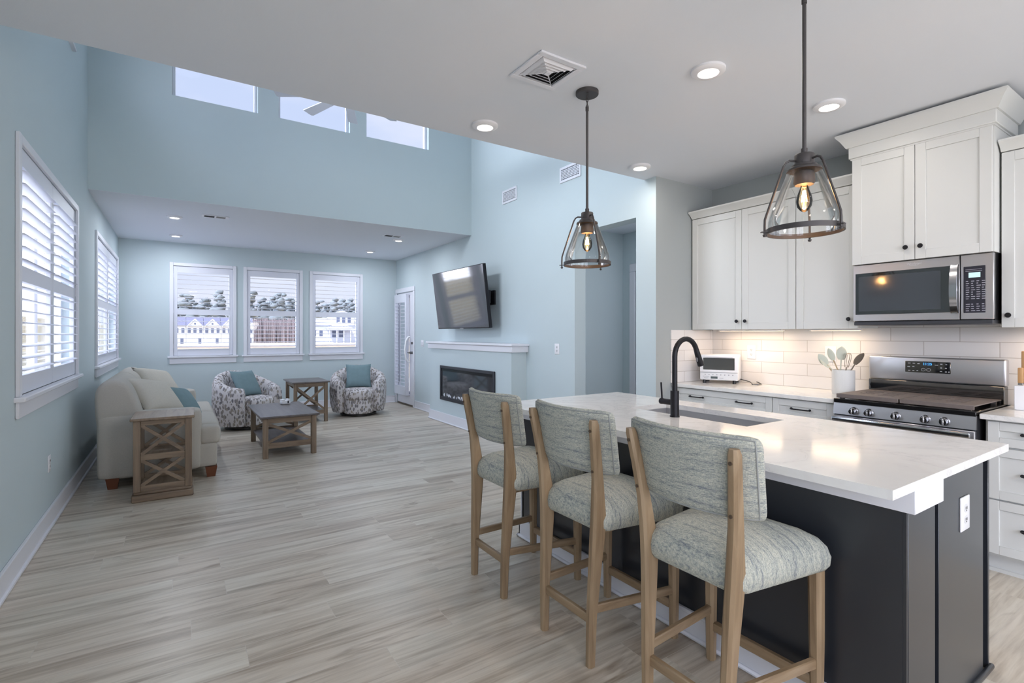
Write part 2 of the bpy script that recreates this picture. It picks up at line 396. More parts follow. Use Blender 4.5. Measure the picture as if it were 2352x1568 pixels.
struct(wall('wall_clerestory', XR-XL, ZL, ZH, [(a-XL, a-XL+w_, 3.995, 4.75) for a, w_ in CLW], (XL, YC, 0), 0, .16, WALL), 'aqua upper wall above the lowered ceiling with clerestory windows', 'wall')
# right living wall: local x = YF - Y
def ry(y): return YF-y
struct(wall('wall_right', YF-YS, 0, ZH, [(ry(9.765), ry(8.915), 0, 2.18), (ry(4.309), ry(3.407), 0, 2.492)], (XR, YF, 0), -PI/2, .16, WALL, (0, YF-YC-.16, ZL+.25)), 'light aqua fireplace wall with a hall opening', 'wall')
k = M(); k.box(XR+.16, XK+.15, YS, YS+.14, 0, ZK); k.box(XR, XR+.16, YS, YS+.001, 0, ZK); struct(k.build('wall_stub', KWALL), 'grey return wall at the end of the kitchen counter', 'wall')
k = M(); k.box(XK, XK+.15, YB, YS, 0, ZK+.2); struct(k.build('wall_kitchen', KWALL), 'grey wall behind the kitchen cabinets', 'wall')
k = M(); k.box(XL, XK+.15, YB, YE, ZK, ZK+.3); struct(k.build('ceiling_kitchen', CEIL), 'white kitchen ceiling with recessed lights', 'ceiling')
k = M(); k.box(XL, XR, YC+.16, YF, ZL, ZL+.2); k.box(XL, XR, YC+.001, YC+.16, ZL-.001, ZL+.001); struct(k.build('ceiling_alcove', CEIL), 'lowered white ceiling over the seating area', 'ceiling')
k = M(); k.box(XL-.15, XR+.16, YE-.1, YC+.2, ZH, ZH+.15); struct(k.build('ceiling_high', CEIL), 'high ceiling over the living room', 'ceiling')
k = M(); k.box(XL, XR, YE-.12, YE, ZK+.3, ZH); struct(k.build('wall_loft', WALL), 'aqua upper wall over the kitchen ceiling edge', 'wall')
k = M(); k.box(XL-1.15, XL-.15, YB, YC+.2, ZH, ZH+.12); struct(k.build('sun_block_eave', TRIM), 'unseen overhang added to keep sun off the upper side window', 'roof')  # overhang added out of view to block sun at the upper window
# hall behind the opening
k = M(); k.box(XR+.16, 5.25, 5.0, 5.12, 0, 2.8); k.box(5.12, 5.25, 3.3, 5.0, 0, 2.8); struct(k.build('wall_hall', WALL), 'aqua hall walls seen through the opening', 'wall')
k = M(); k.box(XR+.16, 5.25, 3.3, 5.12, 2.75, 2.85); struct(k.build('ceiling_hall', CEIL), 'hall ceiling', 'ceiling')
hd = sroot('door_2', (5.12, 4.86, 0), -PI/2, 'white cased door in the hall beyond the opening', 'door')
k = M(); k.box(0, .09, -.02, 0, 0, 2.209, .004); k.box(.0, 1.0, -.02, 0, 2.21, 2.32, .004); k.box(.91, 1.0, -.02, 0, 0, 2.209, .004); k.box(.09, .105, -.012, 0, 0, 2.21); k.box(.12, .135, -.016, 0, 0, 2.2); k.build('door_casing', TRIM, hd)
k = M(); k.box(.14, .91, -.006, 0, .01, 2.2, .002); k.build('door_leaf', TRIM, hd)

# baseboards
def base_strip(name, segs, label):
    k = M()
    for (x0, y0, x1, y1, nx, ny) in segs:
        t, h = .016, .135
        k.box(min(x0, x0+nx*t, x1, x1+nx*t), max(x0, x0+nx*t, x1, x1+nx*t), min(y0, y0+ny*t, y1, y1+ny*t), max(y0, y0+ny*t, y1, y1+ny*t), 0, h, .003)
        t = .03
        k.box(min(x0, x0+nx*t, x1, x1+nx*t), max(x0, x0+nx*t, x1, x1+nx*t), min(y0, y0+ny*t, y1, y1+ny*t), max(y0, y0+ny*t, y1, y1+ny*t), 0, .022, .008, 2)
        k.box(min(x0, x0+nx*.02, x1, x1+nx*.02), max(x0, x0+nx*.02, x1, x1+nx*.02), min(y0, y0+ny*.02, y1, y1+ny*.02), max(y0, y0+ny*.02, y1, y1+ny*.02), .122, .14, .004)
    struct(k.build(name, TRIM), label, 'baseboard')
base_strip('baseboard_left', [(XL, YB, XL, YF, 1, 0)], 'white baseboard along the left wall')
base_strip('baseboard_far', [(XL+.03, YF, XR-.03, YF, 0, -1)], 'white baseboard along the end wall')
base_strip('baseboard_right', [(XR, 7.69, XR, 8.83, -1, 0), (XR, 4.31, XR, 5.21, -1, 0), (XR, YS+.0, XR, 3.40, -1, 0)], 'white baseboard along the fireplace wall')

# ------------------------------------------------------------------ windows
def window(n, w_, loc, rz, label, shutter_label, panels, group, louver_tilt=3, rail=True):
    """local x along wall from the casing's left edge, z absolute, +y outward"""
    r = sroot('window_%d' % n, loc, rz, label, 'window')
    k = M()
    zt = SZ1+SW
    k.box(0, SW, -.022, .0, SZ0-.001, zt, .004); k.box(w_-SW, w_, -.022, 0, SZ0-.001, zt, .004); k.box(SW+.0004, w_-SW-.0004, -.0215, 0, SZ1, zt-.0005, .004)
    k.build('window_casing', TRIM, r)
    k = M(); k.box(-.025, w_+.025, -.05, .1, SZ0-.03, SZ0, .006); k.build('window_sill', TRIM, r)
    k = M(); k.box(0, w_, -.018, 0, SZ0-.125, SZ0-.03, .004); k.build('window_apron', TRIM, r)
    k = M(); f = .05
    a, b, c, d = SW, w_-SW, SZ0, SZ1
    nu = 1 if w_ < 1.3 else 2
    uw = (b-a)/nu; zm = (c+d)/2
    for i in range(nu):
        x0, x1 = a+i*uw, a+(i+1)*uw
        for (p, q, s_, t_) in ((x0+.001, x0+f, c, d), (x1-f, x1-.001, c, d), (x0+f, x1-f, c, c+f), (x0+f, x1-f, d-f, d), (x0+f, x1-f, zm-.02, zm+.02)): k.box(p, q, .09, .13, s_, t_)
    k.build('window_sash', TRIM, r)
    k = M(); k.box(a, b, .107, .111, c, d); k.build('window_pane', GLASS, r)
    # shutter
    t = thing('plantation_shutter', shutter_label, 'shutter', loc, rz, group)
    pw = (b-a)/panels
    for i in range(panels):
        x0, x1 = a+i*pw+.001, a+(i+1)*pw-.001; st = .053; y0, y1 = .0, .03
        k = M()
        lo, hi = SZ0+.113, SZ1-.105; m0, m1 = 1.689, 1.781
        k.box(x0, x0+st, y0, y1, SZ0+.004, SZ1-.003, .003); k.box(x1-st, x1, y0, y1, SZ0+.004, SZ1-.003, .003)
        k.box(x0+st, x1-st, y0, y1, SZ0+.004, lo); k.box(x0+st, x1-st, y0, y1, hi, SZ1-.003); k.box(x0+st, x1-st, y0, y1, m0, m1)
        p = k.build('shutter_panel', SHUT, t)
        k = M(); tl = R(louver_tilt)
        for z0, z1 in ((lo, m0), (m1, hi)):
            cnt = 8; dz = (z1-z0)/cnt
            for j in range(cnt):
                zc = z0+(j+.5)*dz; rr = []
                for xx in (x0+st+.002, x1-st-.002):
                    ring = []
                    for q in range(12):
                        an = 2*PI*q/12; u, v_ = .044*math.cos(an), .0055*math.sin(an)
                        ring.append((xx, .015+u*math.cos(tl)-v_*math.sin(tl), zc+u*math.sin(tl)+v_*math.cos(tl)))
                    rr.append(ring)
                k.loft(rr)
        k.build('louvers', SHUT, p)
        for zz in (SZ0+.16, SZ0+.73, SZ1-.16):
            k = M(); xh = x0 if i == 0 else x1
            k.box(xh-.004, xh+.004, -.006, .004, zz-.035, zz+.035, .002); k.build('hinge', SHUT, p)
    return r
G_FAR = 'shutters on the three end wall windows'
window(1, FARW[0][1], (FARW[0][0], YF, 0), 0, 'window nearest the sofa on the end wall', 'single white louvered shutter nearest the sofa on the end wall, townhouses behind it', 1, G_FAR)
window(2, FARW[1][1], (FARW[1][0], YF, 0), 0, 'middle window of three on the end wall', 'single white louvered shutter on the middle end wall window, above the square end table', 1, G_FAR)
window(3, FARW[2][1], (FARW[2][0], YF, 0), 0, 'window nearest the glazed door on the end wall', 'single white louvered shutter nearest the glazed door, house with a porch behind it', 1, G_FAR)
G_LEFT = 'double shutters on the side wall windows'
window(4, LEFTW[0][1], (XL, LEFTW[0][0], 0), PI/2, 'large double window on the side wall', 'large two-panel white louvered shutter on the side wall, in front of the sofa end', 2, G_LEFT, 6)
window(5, LEFTW[1][1], (XL, LEFTW[1][0], 0), PI/2, 'double window behind the sofa in the room corner', 'two-panel white louvered shutter above the sofa back, by the room corner', 2, G_LEFT, 6)
# unseen window added behind the viewpoint to let more daylight in
for n, y0 in ((11, -2.6),):
    r = sroot('window_%d' % n, (XL, y0, 0), PI/2, 'unseen side window added to light the dining end', 'window')
    k = M()
    for (p, q, s_, t_) in ((0, .05, SZ0, SZ1), (1.95, 2.0, SZ0, SZ1), (.97, 1.03, SZ0, SZ1), (0, 2, SZ0, SZ0+.05), (0, 2, SZ1-.05, SZ1)): k.box(p, q, .09, .13, s_, t_)
    k.build('window_sash', TRIM, r)
# clerestory windows
for i, (a, w_) in enumerate(CLW):
    r = sroot('window_%d' % (6+i), (a, YC, 0), 0, 'clerestory window, %s of the three above the seating area' % ('first', 'middle', 'last')[i], 'window')
    k = M(); f = .03; z0, z1 = 3.995, 4.75
    k.box(0, f, .075, .135, z0, z1, .004); k.box(w_-f, w_, .075, .135, z0, z1, .004); k.box(0, w_, .075, .135, z0, z0+.012); k.box(0, w_, .075, .135, z1-f, z1)
    k.build('window_sash', TRIM, r)
    k = M(); k.box(0, w_, .10, .104, z0, z1); k.build('window_pane', glass('clerestory_glass', (.93, .95, .98, 1), .15), r)
r = sroot('window_9', (XL, 3.93, 0), PI/2, 'upper side wall window just below the kitchen ceiling edge', 'window')
k = M(); k.box(0, 1.87, -.03, .14, 3.84, 3.862, .004); k.build('window_sill', TRIM, r)
k = M(); k.box(0, .05, .08, .13, 3.862, 4.42); k.box(1.82, 1.87, .08, .13, 3.862, 4.42); k.box(.91, .96, .08, .13, 3.862, 4.42); k.build('window_sash', TRIM, r)

# ------------------------------------------------------------------ glazed door on the right wall
d = sroot('door_1', (XR, 9.82, 0), -PI/2, 'white glazed patio door with louvered shutter beside the end wall', 'door')
k = M(); k.box(0, .055, -.022, 0, 0, 2.18, .004); k.box(.905, .972, -.022, 0, 0, 2.18, .004); k.box(0, .972, -.0225, 0, 2.181, 2.265, .004); k.build('door_casing', TRIM, d)
k = M()
for (p, q, s_, t_) in ((.06, .13, .03, 2.17), (.66, .9, .03, 2.17), (.13, .66, .03, .27), (.13, .66, 2.06, 2.17)): k.box(p, q, .01, .05, s_, t_)
leaf = k.build('door_leaf', TRIM, d)
k = M(); k.box(.13, .66, .028, .034, .27, 2.06); k.build('door_pane', GLASS, d)
k = M(); k.box(.08, .88, .0, .07, .005, .03); k.build('threshold', mat('door_threshold', rgb(96, 84, 72), .5), d)
k = M(); x0, x1, y0, y1 = .09, .70, -.075, -.012
for (p, q, s_, t_) in ((x0, x0+.05, .20, 2.14), (x1-.06, x1, .20, 2.14), (x0+.05, x1-.06, .20, .37), (x0+.05, x1-.06, 1.98, 2.14)): k.box(p, q, y0, y1, s_, t_, .003)
k.box(x0, x1, -.012, .01, .2, .23); k.box(x0, x1, -.012, .01, 2.11, 2.14)
pnl = k.build('shutter_panel', SHUT, d)
k = M()
for j in range(22):
    zc = .40+(j+.5)*(1.56/22)
    k.bar((x0+.05, -.044, zc), (x1-.06, -.044, zc), .06, .007, (0, .05, 1))
k.build('louvers', SHUT, pnl)
k = M(); k.box((x0+x1)/2-.006, (x0+x1)/2+.006, -.088, -.078, .45, 1.93); k.build('tilt_rod', mat('tilt_rod_shade', rgb(150, 154, 166), .5), pnl)
k = M(); pts = [(.74, -.012, 1.32), (.74, -.05, 1.31), (.74, -.09, 1.24), (.74, -.11, 1.08), (.74, -.09, .92), (.74, -.05, .85), (.74, -.012, .84)]
k.tube(pts, .017, 10); k.build('pull_handle', mat('bright_white_pull', rgb(248, 248, 250), .25), d)
k = M(); k.cyl((.84, .01, 1.02), (.84, -.05, 1.02), .026); k.bar((.84, -.05, 1.02), (.74, -.055, 1.02), .018, .018, b=.004); k.cyl((.84, .01, 1.2), (.84, -.02, 1.2), .024); k.build('door_lever', mat('nickel', rgb(120, 118, 118), .35, .8), d)

# ------------------------------------------------------------------ recessed lights
def can_light(name, x, y, z, power, label, group, col, r=.085):
    t = thing(name, label, 'ceiling light', (x, y, z), 0, group)
    k = M(); k.lathe([(r, 0), (r, -.012), (r-.014, -.022), (r*.62, -.022), (r*.58, -.012), (r*.58, 0)], n=32); k.build('trim_ring', PLAST, t)
    k = M(); k.lathe([(r*.58, -.014), (r*.4, -.016), (.001, -.017)], n=24, cap=False); k.build('lens', LENS, t)
    lamp('downlight', 'AREA', (0, 0, -.026), power, col, r*1.1, parent=t)
    return t
GK, GA = 'recessed lights in the kitchen ceiling', 'recessed lights in the lowered ceiling'
can_light('recessed_light', 2.43, 1.731, ZK, CAN_KITCHEN, 'lit round recessed light between the ceiling diffuser and the nearer pendant rod', GK, WARM, .09)
can_light('recessed_light', 3.437, 1.574, ZK, CAN_KITCHEN, 'lit round recessed light closest to the tall crown over the microwave', GK, WARM, .09)
can_light('recessed_light', 1.777, 3.042, ZK, CAN_KITCHEN, 'lit round recessed light at the ceiling edge, beside the farther pendant', GK, WARM, .09)
can_light('recessed_light', 3.339, 3.056, ZK, CAN_KITCHEN, 'lit round recessed light near the corner of the grey return wall', GK, WARM, .09)
can_light('recessed_light', -.045, 7.662, ZL, CAN_LIVING, 'lit recessed light beside the long slot vent on the sofa side', GA, COOL)
can_light('recessed_light', -.036, 9.103, ZL, CAN_LIVING, 'lit recessed light near the end wall, over the window nearest the sofa', GA, COOL)
can_light('recessed_light', 2.886, 7.63, ZL, CAN_LIVING, 'lit recessed light overlapping the short slot vent on the fireplace side', GA, COOL)
can_light('recessed_light', 2.861, 8.971, ZL, CAN_LIVING, 'lit recessed light near the end wall on the glazed door side', GA, COOL)
# added fill lamps out of view: dining end and high ceiling
for x, y in ((.4, -.6), (2.2, -.8), (3.6, -.4), (.4, -2.6), (2.4, -2.8)):
    lamp('dining_end_fill', 'AREA', (x, y, ZK-.01), CAN_KITCHEN*1.2, WARM, .3)  # added fill behind the viewpoint, no fixtures there
for x, y in ((2.7, 4.95), (2.7, 5.9), (1.0, 5.2), (.1, 4.6)):
    lamp('high_ceiling_fill', 'AREA', (x, y, ZH-.02), FILL_HIGH, COOL, .35)  # added fill under the unseen high ceiling
lamp('dining_end_point_fill', 'POINT', (2.3, -1.7, 1.75), 46, rgb(252, 250, 250)[:3], .25)  # added point lamp out of view, lifts the ceiling and kitchen
d = bpy.data.lights.new('upper_window_fill', 'AREA'); d.shape = 'RECTANGLE'; d.size = 1.8; d.size_y = .5; d.energy = 32; d.spread = R(84); d.color = rgb(240, 246, 255)[:3]
o = bpy.data.objects.new('upper_window_fill', d); COL.objects.link(o); o.location = (XL-.16, 4.865, 4.14); o.rotation_euler = (R(78), 0, R(-97))  # added area lamp, boosts the window's light on the fireplace wall
lamp('hall_fill', 'AREA', (4.5, 3.9, 2.74), 5, COOL, .2)  # unseen lamp added to brighten the hall

# ------------------------------------------------------------------ vents
def slot_vent(x0, x1, yc, label):
    t = thing('slot_vent', label, 'vent', ((x0+x1)/2, yc, ZL), 0, 'slot vents in the lowered ceiling'); h = (x1-x0)/2
    k = M(); k.box(-h, h, -.075, .075, -.008, 0, .003); k.build('frame', TRIM, t)
    k = M(); k.box(-h+.03, -.01, -.045, .045, -.0095, -.007); k.build('slot', DARKGAP, t)
    k = M()
    for i in range(9): q = .01+i*(h-.05)/9; k.box(q, q+.012, -.045, .045, -.0105, -.007)
    k.build('slats', SLOT, t)
slot_vent(.235, .535, 7.376, 'long white slot vent in the lowered ceiling on the sofa side')
slot_vent(2.545, 2.845, 7.36, 'white slot vent in the lowered ceiling on the fireplace side')
t = thing('ceiling_diffuser', 'square white four-way air diffuser in the kitchen ceiling', 'vent', (1.697, 2.224, ZK))
k = M(); q = .152
for a, b in ((q, q-.036),):
    k.box(-a, a, -a, -b, -.012, 0, .003); k.box(-a, a, b, a, -.012, 0, .003); k.box(-a, -b, -b, b, -.012, 0, .003); k.box(b, a, -b, b, -.012, 0, .003)
k.build('frame', TRIM, t)
k = M(); k.box(-.116, .116, -.116, .116, -.002, -.0005); k.build('dark_throat', DARKGAP, t)
k = M()
for a in (.108, .084, .060, .036):
    for s in (0, 1, 2, 3):
        mt = Matrix.Rotation(s*PI/2, 4, 'Z')
        v = [(-a, -a, -.004), (a, -a, -.004), (a-.017, -a+.017, -.018), (-a+.017, -a+.017, -.018)]
        v2 = [(x, y, z+.0015) for x, y, z in v]
        kk = bmesh.new(); vs_ = [kk.verts.new(p) for p in v+v2]
        for f in ((0, 1, 2, 3), (7, 6, 5, 4), (0, 4, 5, 1), (1, 5, 6, 2), (2, 6, 7, 3), (3, 7, 4, 0)): kk.faces.new([vs_[i] for i in f])
        k.bm(kk, mt)
k.box(-.016, .016, -.016, .016, -.02, -.003, .002)
for s in range(4): k.bar((.0, 0, -.012), (.11*(-1 if s in (1, 2) else 1), .11*(-1 if s > 1 else 1), -.006), .006, .006)
k.build('louver_rings', TRIM, t)
def wall_grille(y0, y1, z0, z1, label):
    t = thing('return_grille', label, 'vent', (XR, (y0+y1)/2, (z0+z1)/2), -PI/2, 'grilles high on the fireplace wall'); a, b = abs(y1-y0)/2, (z1-z0)/2
    k = M(); f = .028
    for (p, q, s_, t_) in ((-a, -a+f, -b, b), (a-f, a, -b, b), (-a+f, a-f, -b, -b+f), (-a+f, a-f, b-f, b)): k.box(p, q, -.012, 0, s_, t_, .002)
    k.build('frame', TRIM, t)
    k = M(); k.box(-a+f, a-f, -.003, -.001, -b+f, b-f); k.build('dark_throat', mat('grille_throat', rgb(92, 96, 108), .8), t)
    k = M(); n = 12
    for i in range(1, n): x = -a+f+(2*a-2*f)*i/n; k.box(x-.003, x+.003, -.01, -.003, -b+f, b-f)
    for i in range(1, 7): z = -b+f+(2*b-2*f)*i/7; k.box(-a+f, a-f, -.011, -.003, z-.004, z+.004)
    k.build('grid_bars', TRIM, t)
wall_grille(4.562, 4.2, 3.10, 3.275, 'white grid grille beside the farther pendant rod')
wall_grille(5.8, 5.45, 3.12, 3.30, 'white grid grille on the wall above the television')

# ================================================================== SOFT SHAPES
def rbox(k, x0, x1, y0, y1, z0, z1, r, bx=0, by=0, bz=0, n=9, mtx=None):
    m = bmesh.new(); bmesh.ops.create_cube(m, size=2); bmesh.ops.subdivide_edges(m, edges=m.edges[:], cuts=n, use_grid_fill=True)
    c = Vector(((x0+x1)/2, (y0+y1)/2, (z0+z1)/2)); h = Vector(((x1-x0)/2, (y1-y0)/2, (z1-z0)/2)); r = min(r, *(v*.98 for v in h))
    def sp(t, hh):    # concentrate the grid near the edges
        return math.copysign(min(1, abs(t)), t)*hh
    for q in m.verts:
        u = q.co.copy(); p = Vector([sp(math.sin(u[i]*PI/2), h[i]) for i in range(3)])
        i_ = Vector([max(-(h[i]-r), min(h[i]-r, p[i])) for i in range(3)]); d = p-i_
        if d.length > 1e-9: p = i_+d.normalized()*r
        a = [1-(p[i]/h[i])**2 for i in range(3)]
        p += Vector((math.copysign(1, p.x)*bx*a[1]*a[2] if abs(u.x) > .99 else 0, math.copysign(1, p.y)*by*a[0]*a[2] if abs(u.y) > .99 else 0, math.copysign(1, p.z)*bz*a[0]*a[1] if abs(u.z) > .99 else 0))
        q.co = c+p
    return k.bm(m, mtx)
def pillow(name, label, loc, size, thick, rot, m, cat='throw pillow', group=None, piping=None):
    k = M(); n = 18
    def sd(sg):
        def fn(a, b):
            u, v = 2*a-1, 2*b-1
            cu = u*(1-.07*(1-v*v)); cv = v*(1-.07*(1-u*u))
            t = thick/2*((1-u**4)*(1-v**4))**.5*(1-.25*(u*u+v*v)/2)
            return (cu*size/2, sg*t, cv*size/2)
        return fn
    k.grid(sd(1), n, n); k.grid(sd(-1), n, n)
    o = k.build(name, m, sharp=80); o.location = loc; o.rotation_euler = rot
    tag(o, label, cat, group)
    if piping:
        e = []
        for i in range(40):
            s = i/10; a = s % 1*2-1; u, v = [(a, -1), (1, a), (-a, 1), (-1, -a)][int(s)]
            e.append((u*(1-.07*(1-v*v))*size/2, 0, v*(1-.07*(1-u*u))*size/2))
        k = M(); k.tube(e, .006, 6, True); k.build('piping', piping, o)
    return o
def end_profile(k, prof, ya, yb, r, ns=5):
    cx = sum(p[0] for p in prof)/len(prof); cz = sum(p[1] for p in prof)/len(prof); rings = []
    def ring(y, ins):
        o = []
        for x, z in prof:
            d = math.hypot(x-cx, z-cz); f = max(0, d-ins)/d; o.append((cx+(x-cx)*f, y, cz+(z-cz)*f))
        return o
    for i in range(ns+1): a = PI/2*i/ns; rings.append(ring(ya+r*(1-math.cos(a)), r*(1-math.sin(a))))
    for i in range(ns, -1, -1): a = PI/2*i/ns; rings.append(ring(yb-r*(1-math.cos(a)), r*(1-math.sin(a))))
    k.loft(rings)
def smooth_curve(pts, n=4):
    out = []; m = len(pts)
    for i in range(m):
        p0, p1, p2, p3 = [Vector(pts[(i+j-1) % m]+(0,)) for j in range(4)]
        for s in range(n):
            t = s/n; v = .5*((2*p1)+(-p0+p2)*t+(2*p0-5*p1+4*p2-p3)*t*t+(-p0+3*p1-3*p2+p3)*t**3); out.append((v.x, v.y))
    return out

# ================================================================== SOFA
SY0, SY1 = 5.65, 7.82
t = thing('sofa', 'oatmeal fabric sofa with rounded back cushions against the side wall', 'sofa', (-.13, 6.73, 0))
k = M(); rbox(k, -.56, .315, SY0+.02, SY1-.02, .095, .33, .03); k.build('base_frame', LINEN, t, True)
for y0, y1 in ((SY0, SY0+.2), (SY1-.2, SY1)):
    k = M(); rbox(k, -.6, .185, y0, y1, .09, .665, .05, 0, .01, .012); a = k.build('arm', LINEN, t, True)
    k = M(); yy = y0 if y0 == SY0 else y1
    k.tube([(.172, yy, .12), (.172, yy, .55), (.16, yy, .62), (.10, yy, .655), (-.3, yy, .655), (-.6, yy, .63)], .006, 6); k.build('piping', PIPE, a, True)
prof = smooth_curve([(-.56, .30), (-.60, .55), (-.615, .80), (-.59, .91), (-.52, .965), (-.43, .955), (-.36, .88), (-.28, .68), (-.22, .46), (-.24, .34)], 4)
ym = (SY0+SY1)/2
for y0, y1 in ((SY0+.01, ym), (ym, SY1-.01)):
    k = M(); end_profile(k, prof, y0, y1, .05); c = k.build('back_cushion', LINEN, t, True)
    k = M(); e = [(x, y0+.09, z) for x, z in smooth_curve([(-.615, .80), (-.59, .915), (-.52, .972), (-.43, .962), (-.355, .885), (-.275, .68), (-.21, .46), (-.5, .3), (-.6, .5)], 4)][:28]
    k.tube(e, .006, 6); k.build('piping', PIPE, c, True)
for y0, y1 in ((SY0+.19, ym-.004), (ym+.004, SY1-.19)):
    k = M(); rbox(k, -.25, .335, y0, y1, .315, .50, .045, .015, 0, .03); c = k.build('seat_cushion', LINEN, t, True)
    k = M(); k.tube([(.33, y0+.01, .485), (.345, (y0+y1)/2, .487), (.33, y1-.01, .485)], .006, 6); k.tube([(.33, y0+.01, .335), (.345, (y0+y1)/2, .333), (.33, y1-.01, .335)], .006, 6); k.build('piping', PIPE, c, True)
for y0, y1 in ((SY0-.0, SY0+.19), (SY1-.19, SY1)):
    k = M(); rbox(k, .16, .335, y0+.015, y1+.0, .315, .49, .04, .01); k.build('seat_cushion_return', LINEN, t, True)
for x, y in ((-.49, SY0+.07), (.262, SY0+.06), (-.49, SY1-.07), (.262, SY1-.06)):
    k = M(); k.loft([[(x+sx*a, y+sy*a, z) for sx, sy in ((-1, -1), (1, -1), (1, 1), (-1, 1))] for a, z in ((.034, 0), (.05, .10))]); k.build('foot', FOOT, t, True)
pillow('throw_pillow', 'large oatmeal throw pillow with piped edge on the sofa, leaning nearest the narrow side table', (-.19, 6.08, .755), .46, .19, (R(-46), R(10), R(46)), CUSH, group='pillows on the sofa', piping=PIPE)
pillow('throw_pillow', 'oatmeal throw pillow at the far end of the sofa, its tip above the sofa back', (-.2, 7.22, .80), .44, .17, (R(-46), R(10), R(42)), CUSH, group='pillows on the sofa', piping=PIPE)
pillow('throw_pillow', 'teal throw pillow on the sofa, between the two oatmeal pillows', (.035, 6.42, .655), .37, .15, (R(-38), R(10), R(56)), TEAL, group='pillows on the sofa')

# ================================================================== CHAIRSIDE TABLE
t = thing('side_table', 'narrow greywash two-tier side table with crossed ends, beside the sofa arm', 'table', (-.105, 5.345, 0), R(-1))
hx, hy = .178, .20
k = M(); k.box(-.222, .222, -.245, .245, .662, .685, .005); k.build('tabletop', GREYWOOD['y'], t)
k = M(); k.box(-.215, .215, -.235, .235, .0, .058, .008); k.box(-.2, .2, -.22, .22, .055, .082, .008); k.build('plinth', GREYWOOD['x'], t)
for sx in (-1, 1):
    for sy in (-1, 1):
        k = M(); k.box(sx*hx-.025, sx*hx+.025, sy*hy-.02, sy*hy+.02, .08, .662, .003); k.build('leg', GREYWOOD['z'], t)
k = M(); k.box(-hx+.02, hx-.02, -hy, hy, .352, .37); k.build('shelf', GREYWOOD['y'], t)
k = M(); k.box(-hx+.02, hx-.02, -hy, hy, .082, .10); k.build('bottom_shelf', GREYWOOD['y'], t)
for sy in (-1, 1):
    y = sy*hy
    for z0, z1 in ((.622, .662), (.335, .385), (.082, .13)):
        k = M(); k.box(-hx+.025, hx-.025, y-.012, y+.012, z0, z1, .002); k.build('end_rail', GREYWOOD['x'], t)
    for za, zb in ((.385, .622), (.13, .335)):
        k = M(); k.bar((-hx+.03, y-.003, za), (hx-.03, y-.003, zb), .018, .026, (0, 0, 1)); k.bar((-hx+.03, y+.003, zb), (hx-.03, y+.003, za), .018, .026, (0, 0, 1)); k.build('cross_brace', GREYWOOD['x'], t)
for sx in (-1, 1):
    k = M(); k.box(sx*hx-.01, sx*hx+.01, -hy+.02, hy-.02, .622, .662); k.build('side_rail', GREYWOOD['y'], t)

# ================================================================== COFFEE TABLE, END TABLE
def cross_table(name, label, cx, cy, wx, wy, h, leg, shelf_z, rz=0):
    t = thing(name, label, 'table', (cx, cy, 0), rz)
    k = M(); k.box(-wx/2, wx/2, -wy/2, wy/2, h-.022, h, .004); k.build('tabletop', TOPWOOD['y'], t)
    lx, ly = wx/2-.03-leg/2, wy/2-.03-leg/2; g = leg/2
    for sx in (-1, 1):
        for sy in (-1, 1):
            k = M(); k.box(sx*lx-g, sx*lx+g, sy*ly-g, sy*ly+g, 0, h-.022, .003); k.build('leg', GREYWOOD['z'], t)
    za = h-.022-.06
    for sy in (-1, 1):
        k = M(); k.box(-lx+g, lx-g, sy*ly-.011, sy*ly+.011, za, h-.022); k.build('end_rail', GREYWOOD['x'], t)
        if shelf_z: k = M(); k.box(-lx+g, lx-g, sy*ly-.011, sy*ly+.011, shelf_z-.03, shelf_z+.03); k.build('end_rail', GREYWOOD['x'], t)
        zb = shelf_z+.03 if shelf_z else .12
        k = M(); k.bar((-lx+g, sy*ly-.005, zb+.012), (lx-g, sy*ly-.005, za-.01), .016, .03); k.bar((-lx+g, sy*ly+.005, za-.01), (lx-g, sy*ly+.005, zb+.012), .016, .03); k.build('cross_brace', GREYWOOD['x'], t)
    for sx in (-1, 1):
        k = M(); k.box(sx*lx-.011, sx*lx+.011, -ly+g, ly-g, za, h-.022); k.build('side_rail', GREYWOOD['y'], t)
    if shelf_z: k = M(); k.box(-lx, lx, -ly, ly, shelf_z-.012, shelf_z+.01); k.build('shelf', TOPWOOD['y'], t)
    return t
cross_table('coffee_table', 'low dark-topped coffee table with crossed ends and a lower shelf, in front of the sofa', 1.05, 6.70, .62, 1.20, .465, .055, .135)
cross_table('end_table', 'tall dark-topped end table with crossed sides between the two patterned armchairs', 1.715, 8.63, .56, .78, .635, .05, .155)
t = thing('coaster_box', 'small white coaster holder with a dark mark on the coffee table', 'coaster holder', (1.155, 7.12, .466), R(10))
k = M(); k.box(-.055, .055, -.05, .05, 0, .045, .012, 2); k.build('base', PLAST, t)
k = M(); k.box(-.05, -.012, -.045, .045, .042, .062, .006); k.box(.018, .052, -.045, .045, .042, .064, .006); k.build('coaster', PLAST, t)
k = M(); k.box(.012, .03, -.0512, -.0495, .014, .04, .004); k.build('mark', DARKGAP, t)

